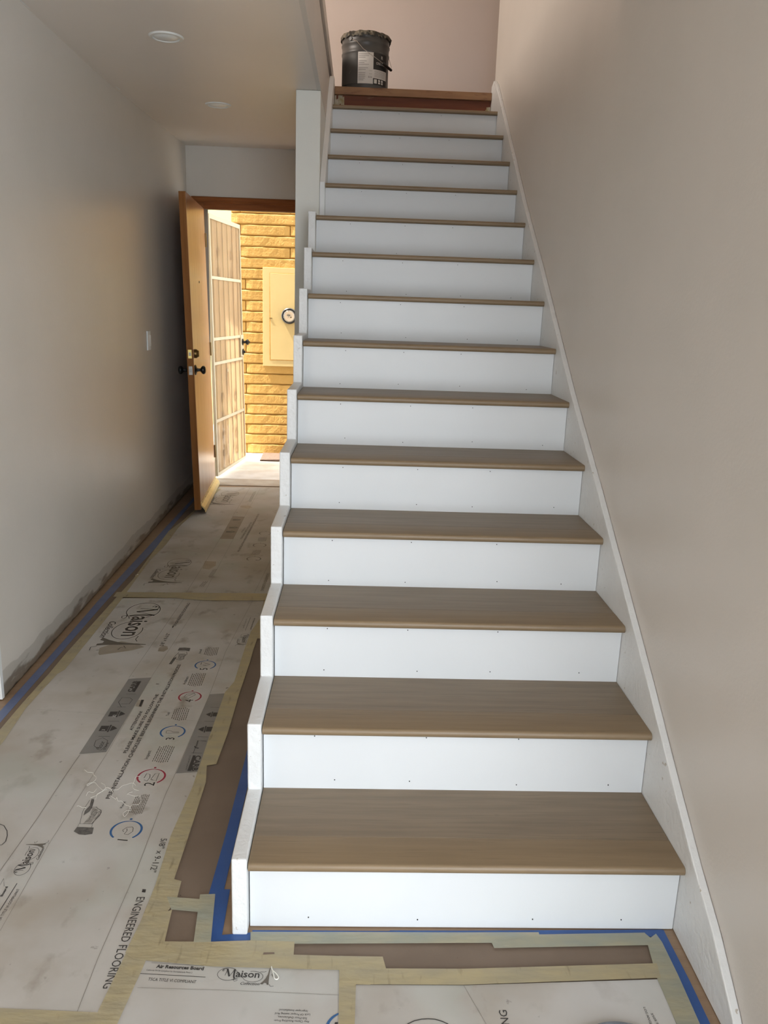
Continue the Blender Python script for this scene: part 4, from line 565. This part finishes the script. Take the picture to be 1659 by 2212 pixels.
# the sheets and strips carry on behind the stringer and to the left of the picture
POLY['sheet_B'][4:6] = [(-0.935, 0.40), (-0.93, -0.245)]
POLY['sheet_A'][5:] = [(-0.20, 4.789), (-0.20, 2.267)]
POLY['kraft_main'][5:12] = [(-0.15, 4.789), (-0.15, 2.75), (-0.06, 2.75), (-0.06, 0.80), (-0.100, 0.76)]
POLY['kraft_main'][-2:] = [(-0.985, -0.37)]
POLY['mask_left'][-1:] = [(-0.900, -0.2), (-0.958, -0.2)]
POLY['blue_left'][-1:] = [(-0.981, -0.3), (-1.012, -0.3)]
KZ, CZ1, TZ, BZ = 0.0008, 0.0040, 0.0052, 0.0016
slab('kraft_paper', POLY['kraft_main'], 0.0, KZ, kraft, 'brown kraft paper laid under the white cardboard sheets', 'paper')
sheets = {}
for k, lab_ in (('A', 'far white printed cardboard sheet reaching the entry door'), ('B', 'large stained printed cardboard sheet filling the hall beside the stairs'),
                ('C', 'printed cardboard sheet with upright air board lettering in front of the first step'), ('D', 'printed cardboard sheet at the lower right by the blue tape')):
    sheets[k] = slab('cardboard_sheet', POLY['sheet_' + k], KZ, CZ1, card, lab_, 'cardboard')
TORD = ['mask_left', 'mask_right', 'mask_bottomleft', 'mask_right_v', 'mask_upper', 'mask_CD', 'mask_h2', 'mask_lowerband', 'mask_lower_right', 'mask_patch', 'seam_AB']
for tn, (key, z, m, lab_) in enumerate((('mask_left', TZ, tapem, 'long masking tape along the left edge of the hall cardboard'), ('seam_AB', TZ + .0002, tapem, 'masking tape across the seam between the two hall cardboard sheets'),
        ('mask_right', TZ, tapem, 'long masking tape along the right edge of the large hall cardboard'), ('mask_bottomleft', TZ - .0002, tapem, 'masking tape under the bottom edge of the large hall cardboard'),
        ('mask_h2', TZ - .0002, tapeg, 'short masking tape crossing the kraft paper left of the first step'), ('mask_patch', TZ + .0003, tapeg, 'short masking tape lapping the blue tape corner by the stringer foot'),
        ('mask_lowerband', TZ + .0001, tapem, 'wide overlapping masking tape above the upright air board lettering'), ('mask_upper', TZ, tapeg, 'masking tape strip running along the foot of the first riser'),
        ('mask_lower_right', TZ + .0002, tapem, 'masking tape along the top edge of the lower right cardboard'), ('mask_CD', TZ, tapem, 'masking tape joining the two cardboard sheets below the stairs'),
        ('mask_right_v', TZ - .0001, tapeg, 'masking tape strip next to the blue tape at the lower right'))):
    zz_ = .0050 + .00016 * TORD.index(key)
    slab('masking_tape', POLY[key], zz_, zz_ + .00012, m, lab_, 'tape')
slab('blue_tape', POLY['blue_left'], KZ + .0001, BZ, bluetape_dusty, 'dusty blue tape strip along the left hall wall', 'tape')
slab('blue_tape', POLY['blue_stringer'], KZ, BZ + .0002, bluetape, 'blue tape running beside the white stringer and round its foot', 'tape')
slab('blue_tape', POLY['blue_riser'], KZ, BZ, bluetape, 'thin line of blue tape under the first riser', 'tape')
slab('blue_tape', POLY['blue_right'], KZ, BZ + .0002, bluetape, 'blue tape strip parallel to the right skirt board', 'tape')
slab('kraft_slit', POLY['kraft_slit'], TZ + .0016, TZ + .0019, kraft, 'small bare kraft slit between masking tapes', 'paper')

PZ = CZ1 + .0003
def flat(pts, m, name, sh, z=PZ):
    return slab(name, pts, z, z, m, parent=sheets[sh])
for k, m, name, sh in (('band1', greyband, 'grey_band', 'B'), ('band2', greyband, 'grey_band', 'B'), ('bandA', greyband_f, 'grey_band', 'A')):
    flat(POLY[k], m, name, sh)
for k, sh in (('stain1', 'B'), ('stain2', 'B'), ('stain3', 'A'), ('stain4', 'A'), ('stain5', 'B')): flat(POLY[k], stainm, 'glue_stain', sh, PZ - .0001)
flat(POLY['tag1'], stainm, 'tape_scrap', 'B', PZ + .0003)
P2 = PZ + .0003
acc = {}
def ac(sh, m, kind, new=True):
    k = (sh, m.name, kind, len(acc) if new else -1); acc[k] = acc.get(k) or (MB(), m)
    return acc[k][0]
for k, sh, m in (('mark1', 'B', ink), ('sq1', 'B', ink), ('sq2', 'B', ink), ('carbbar1', 'B', ink), ('carbbar2', 'B', ink), ('blackbit', 'C', ink)):
    ac(sh, m, 'printed_mark').add([(x, y, P2 + .0003) for x, y in POLY[k]], [tuple(range(len(POLY[k])))])
for k in ('hand1_cuff', 'hand1_finger', 'hand1_palm', 'hand2_cuff', 'hand2_finger', 'hand2_fist'):
    if k[6:] == 'cuff' or 1: pass
    o_ = slab('pointing_hand', POLY[k], P2, P2, mat('hand_shade', (.20, .185, .165), .6, (.34, .32, .29), 90, (1, 6, 1)) if 'palm' in k or 'fist' in k else mat('hand_print', (.075, .07, .065), .6, (.13, .12, .11), 120), parent=sheets['B']); o_['label'] = 'printed engraving-style pointing hand'
def put_text(sh, body, p0, p1, up, kind):
    m = {'s': ink, 'n': ink, 'b': ink, 'f': ink3, 'w': inkw}[kind]
    if sh == 'A': m = ink2
    vs, fs = text_mesh(body, {'s': .018, 'n': .0, 'b': .035, 'f': 0, 'w': .01}[kind])
    x0 = min(v[0] for v in vs); w_ = max(v[0] for v in vs) - x0; p0 = Vector(p0); upv = Vector(up) - p0; h = upv.length
    if p1 is not None: d = Vector(p1) - p0; L_ = d.length; d.normalize()
    else: d = Vector((upv.y, -upv.x)).normalized(); L_ = w_ * h / .7
    n = Vector((-d.y, d.x))
    caph = .7
    if n.dot(upv) < 0: n = -n
    ser = MB()
    ac(sh, m, 'printed_lettering').add([(p0.x + d.x * (v[0] - x0) / w_ * L_ + n.x * v[1] / caph * h, p0.y + d.y * (v[0] - x0) / w_ * L_ + n.y * v[1] / caph * h, P2 + .0002) for v in vs], fs)
for t in TEXT: put_text(*t)
def stroke(mb, pts, w_, z):
    pts = [Vector(p) for p in pts]
    L_, R_ = [], []
    for i, p in enumerate(pts):
        a = pts[max(0, i - 1)]; b_ = pts[min(len(pts) - 1, i + 1)]; t = (b_ - a).normalized(); n = Vector((-t.y, t.x)) * w_ / 2
        L_.append(p + n); R_.append(p - n)
    vs = [(p.x, p.y, z) for p in L_ + R_]; n = len(pts)
    mb.add(vs, [(i, i + n, i + n + 1, i + 1) for i in range(n - 1)])
for i, (sh, pts, w_) in enumerate(LINE):
    fold = i < 10; w_ = w_ * .8 if fold else w_
    m = foldm if fold else ink
    if 27 <= i <= 30: m = inkw
    stroke(ac(sh, m, 'fold_line' if fold else 'printed_line'), pts, w_, P2 + .00015)
for sh, c_, r_, col in RING:
    m = {'b': inkblue, 'r': inkred, 'k': ink2}[col]; a0, a1 = (math.radians(-52), math.radians(232)) if sh != 'C' else (math.radians(96), math.radians(232)); K = 36; mb = ac(sh, m, 'printed_ring')
    c_ = Vector(c_); vs = []
    for j in range(K + 1):
        t = j / K; a = a0 + (a1 - a0) * t; w_ = r_ * (.05 + .10 * abs(math.cos(a)) if 1 else .1)
        for q in (r_ - w_ / 2, r_ + w_ / 2): vs.append((c_.x + q * math.cos(a), c_.y + q * math.sin(a), P2))
    mb.add(vs, [(2 * j, 2 * j + 1, 2 * j + 3, 2 * j + 2) for j in range(K)])
    q = r_ * .10; cy = c_.y + r_ * 1.22
    mb.add([(c_.x + q * math.cos(a / 8 * 2 * math.pi), cy + q * math.sin(a / 8 * 2 * math.pi), P2) for a in range(8)], [tuple(range(8))])
rnd = random.Random(11)
for sh, nl, fl, nr, n in PARA:
    nl, fl, nr = Vector(nl), Vector(fl), Vector(nr); d = fl - nl; e = (nr - nl) / n; mb = ac(sh, ink2, 'small_print', False)
    for k in range(n):
        ind = abs(k - n / 2) / n * .35 * rnd.uniform(.4, 1); t = ind * rnd.uniform(.6, 1)
        while t < 1 - ind * .8:
            u_ = min(t + rnd.uniform(.06, .16), 1.02); a = nl + e * k + d * t; b_ = nl + e * k + d * u_; g = e * .38
            mb.add([(a.x, a.y, P2), (b_.x, b_.y, P2), (b_.x + g.x, b_.y + g.y, P2), (a.x + g.x, a.y + g.y, P2)], [(0, 1, 2, 3)]); t = u_ + .025
for sh, c_, u_ in SHIELD:
    c_ = Vector(c_); v = Vector(u_) - c_; h = v.length; v.normalize(); d = Vector((v.y, -v.x)); m = ink if sh == 'B' else ink2
    def q(x, y): p = c_ + d * x * h + v * y * h; return (p.x, p.y, P2 + .00005)
    mb = ac(sh, m, 'printed_shield')
    mb.add([q(-.62, 1.0), q(.62, 1.0), q(.62, .05), q(-.62, .05)], [(0, 1, 2, 3)])
    mb.add([q(-.85, .0), q(.85, .0), q(.85, -.18), q(-.85, -.18)], [(0, 1, 2, 3)])
    mb.add([q(-.62, -.26), q(.62, -.26), q(0.5, -.5), q(0, -1.0), q(-.5, -.5)], [(0, 1, 2, 3, 4)])
def ell(cx, cy, rx, ry, a0, a1, n=30): return [(cx + rx * math.cos(math.radians(a0 + (a1 - a0) * i / n)), cy + ry * math.sin(math.radians(a0 + (a1 - a0) * i / n))) for i in range(n + 1)]
for sh, p0, p1 in LOGO:
    p0, p1 = Vector(p0), Vector(p1); d = p1 - p0; L_ = d.length; d.normalize(); v = Vector((-d.y, d.x)); m = ink if sh != 'A' else ink2
    def q(p): w3 = p0 + d * p[0] * L_ + v * p[1] * L_; return (w3.x, w3.y)
    mb = ac(sh, m, 'printed_logo'); zz = P2 + .0002; lw_ = .008 * L_ + .0003
    vs, fs = text_mesh('aison', .012); x0 = min(a[0] for a in vs); w_ = max(a[0] for a in vs) - x0
    mb.add([(*q((.375 + (a[0] - x0) / w_ * .625, a[1] / .7 * .225 - .005)), zz) for a in vs], fs)
    for path, wk in (([(.10, .02), (.115, .12), (.13, .215)], 1), ([(.02, .16), (.03, .21), (.08, .215), (.13, .20)], 1), ([(.125, .215), (.17, .11), (.215, .0)], 3.6), ([(.215, .0), (.27, .11), (.325, .215)], 1), ([(.325, .215), (.325, .10), (.335, .0), (.36, -.05)], 3.4)):
        stroke(mb, [q((p[0], p[1] * 1.16)) for p in path], wk * (.009 * L_ + .0003), zz)
    for path in (ell(.17, .075, .275, .205, 50, 318), [(.38, -.06), (.45, -.04)] , ell(.83, .03, .265, .175, -175, 110), [(.375, -.062), (.34, -.11), (.37, -.145), (.43, -.135), (.45, -.10), (.40, -.085), (.29, -.10)],
                 [(.345, .215), (.45, .12), (.52, .02), (.57, -.02)], ell(.03, .19, .03, .025, 0, 300, 8), [(1.0, .20), (1.10, .19), (1.16, .22)], [(1.29, .10), (1.36, .14), (1.33, .08), (1.4, .06)], [(1.3, -.2), (1.33, -.26), (1.42, -.25)]):
        stroke(mb, [q(p) for p in path], lw_, zz)
    tower = [(1.236, .34), (1.25, .34), (1.256, .12), (1.262, .0), (1.27, -.12), (1.285, -.215), (1.235, -.215), (1.215, -.16), (1.16, -.155), (1.125, -.21), (1.05, -.20), (1.12, -.11), (1.18, .0), (1.212, .12)]
    tw_ = ac(sh, ink2, 'printed_tower')
    for tri in ([0, 1, 2, 13], [13, 2, 3, 12], [12, 3, 4, 11], [11, 4, 7, 8], [4, 5, 6, 7], [8, 9, 10, 11]):
        tw_.add([(*q(tower[i]), zz) for i in tri], [tuple(range(len(tri)))])
    vs, fs = text_mesh('Collection', .008, .35); x0 = min(a[0] for a in vs); w_ = max(a[0] for a in vs) - x0
    mb.add([(*q((.55 + (a[0] - x0) / w_ * .5, -.245 + a[1] / .7 * .085)), zz) for a in vs], fs)
for (sh, mn, kind, _n), (mb, m) in acc.items():
    me = bpy.data.meshes.new(kind); me.from_pydata(mb.v, [], mb.f); me.materials.append(m)
    bm = bmesh.new(); bm.from_mesh(me)
    for f_ in bm.faces:
        f_.normal_update()
        if f_.normal.z < 0: f_.normal_flip()
    bm.to_mesh(me); bm.free()
    o = bpy.data.objects.new(kind, me); link(o); o.parent = sheets[sh]
    if kind == 'small_print': o['kind'] = 'stuff'
# threads lying on the sheet
mb = MB(); rnd = random.Random(5)
def smooth_path(pts, n=4):
    P = [Vector((*p, 0)) for p in pts]; out = []
    for i in range(len(P) - 1):
        a, b_, c_, d_ = P[max(i - 1, 0)], P[i], P[i + 1], P[min(i + 2, len(P) - 1)]
        for k in range(n):
            t = k / n; out.append(.5 * ((2 * b_) + (c_ - a) * t + (2 * a - 5 * b_ + 4 * c_ - d_) * t * t + (3 * b_ - a - 3 * c_ + d_) * t ** 3))
    return out + [P[-1]]
for l in STRING:
    mb.tube([(p.x, p.y, .0062 + .0012 * math.sin(i * .9)) for i, p in enumerate(smooth_path(l))], .00055, 5)
tag(mb.build('loose_threads', stringm), 'tangle of fine white threads on the large cardboard sheet', 'threads')
mb = MB(); mb.tube([(p.x, p.y, .0068) for p in smooth_path(LOOP)], .0012, 6)
tag(mb.build('cord_loop', stringm, smooth=True), 'small white cord loop beside the printed tower', 'cord')
# specks and flakes of plaster on the papers
for i, (x, y, s_, m, lab_) in enumerate(((-0.10, -0.03, .006, stringm, 'white paint flake on the blue tape by the stringer foot'), (-0.93, 2.53, .012, stringm, 'white crumb on the blue tape by the left wall'), (-0.945, 1.56, .008, stringm, 'pale frayed flake on the blue tape nearer the wall corner'), (0.902, -0.235, .0, ink, ''))):
    if s_ == 0: continue
    tag(MB().add([(x - s_, y - s_ * .5, BZ), (x + s_, y - s_ * .3, BZ), (x + s_ * .4, y + s_, BZ), (x, y, BZ + s_ * .5)], [(0, 1, 2), (0, 1, 3), (1, 2, 3), (2, 0, 3)]).build('plaster_flake', m), lab_, 'flake')
# round lid at the bottom edge of the picture
lx, ly = LID
ld = tag(empty('round_lid', (lx, ly - .096, .0045)), 'glossy blue-grey round lid at the bottom edge on the right cardboard', 'lid')
MB().lathe([(0, 0), (.106, 0), (.110, .003), (.109, .008), (.100, .012), (.092, .009), (0, .009)], 64).build('lid_disc', lidm, ld, smooth=True)
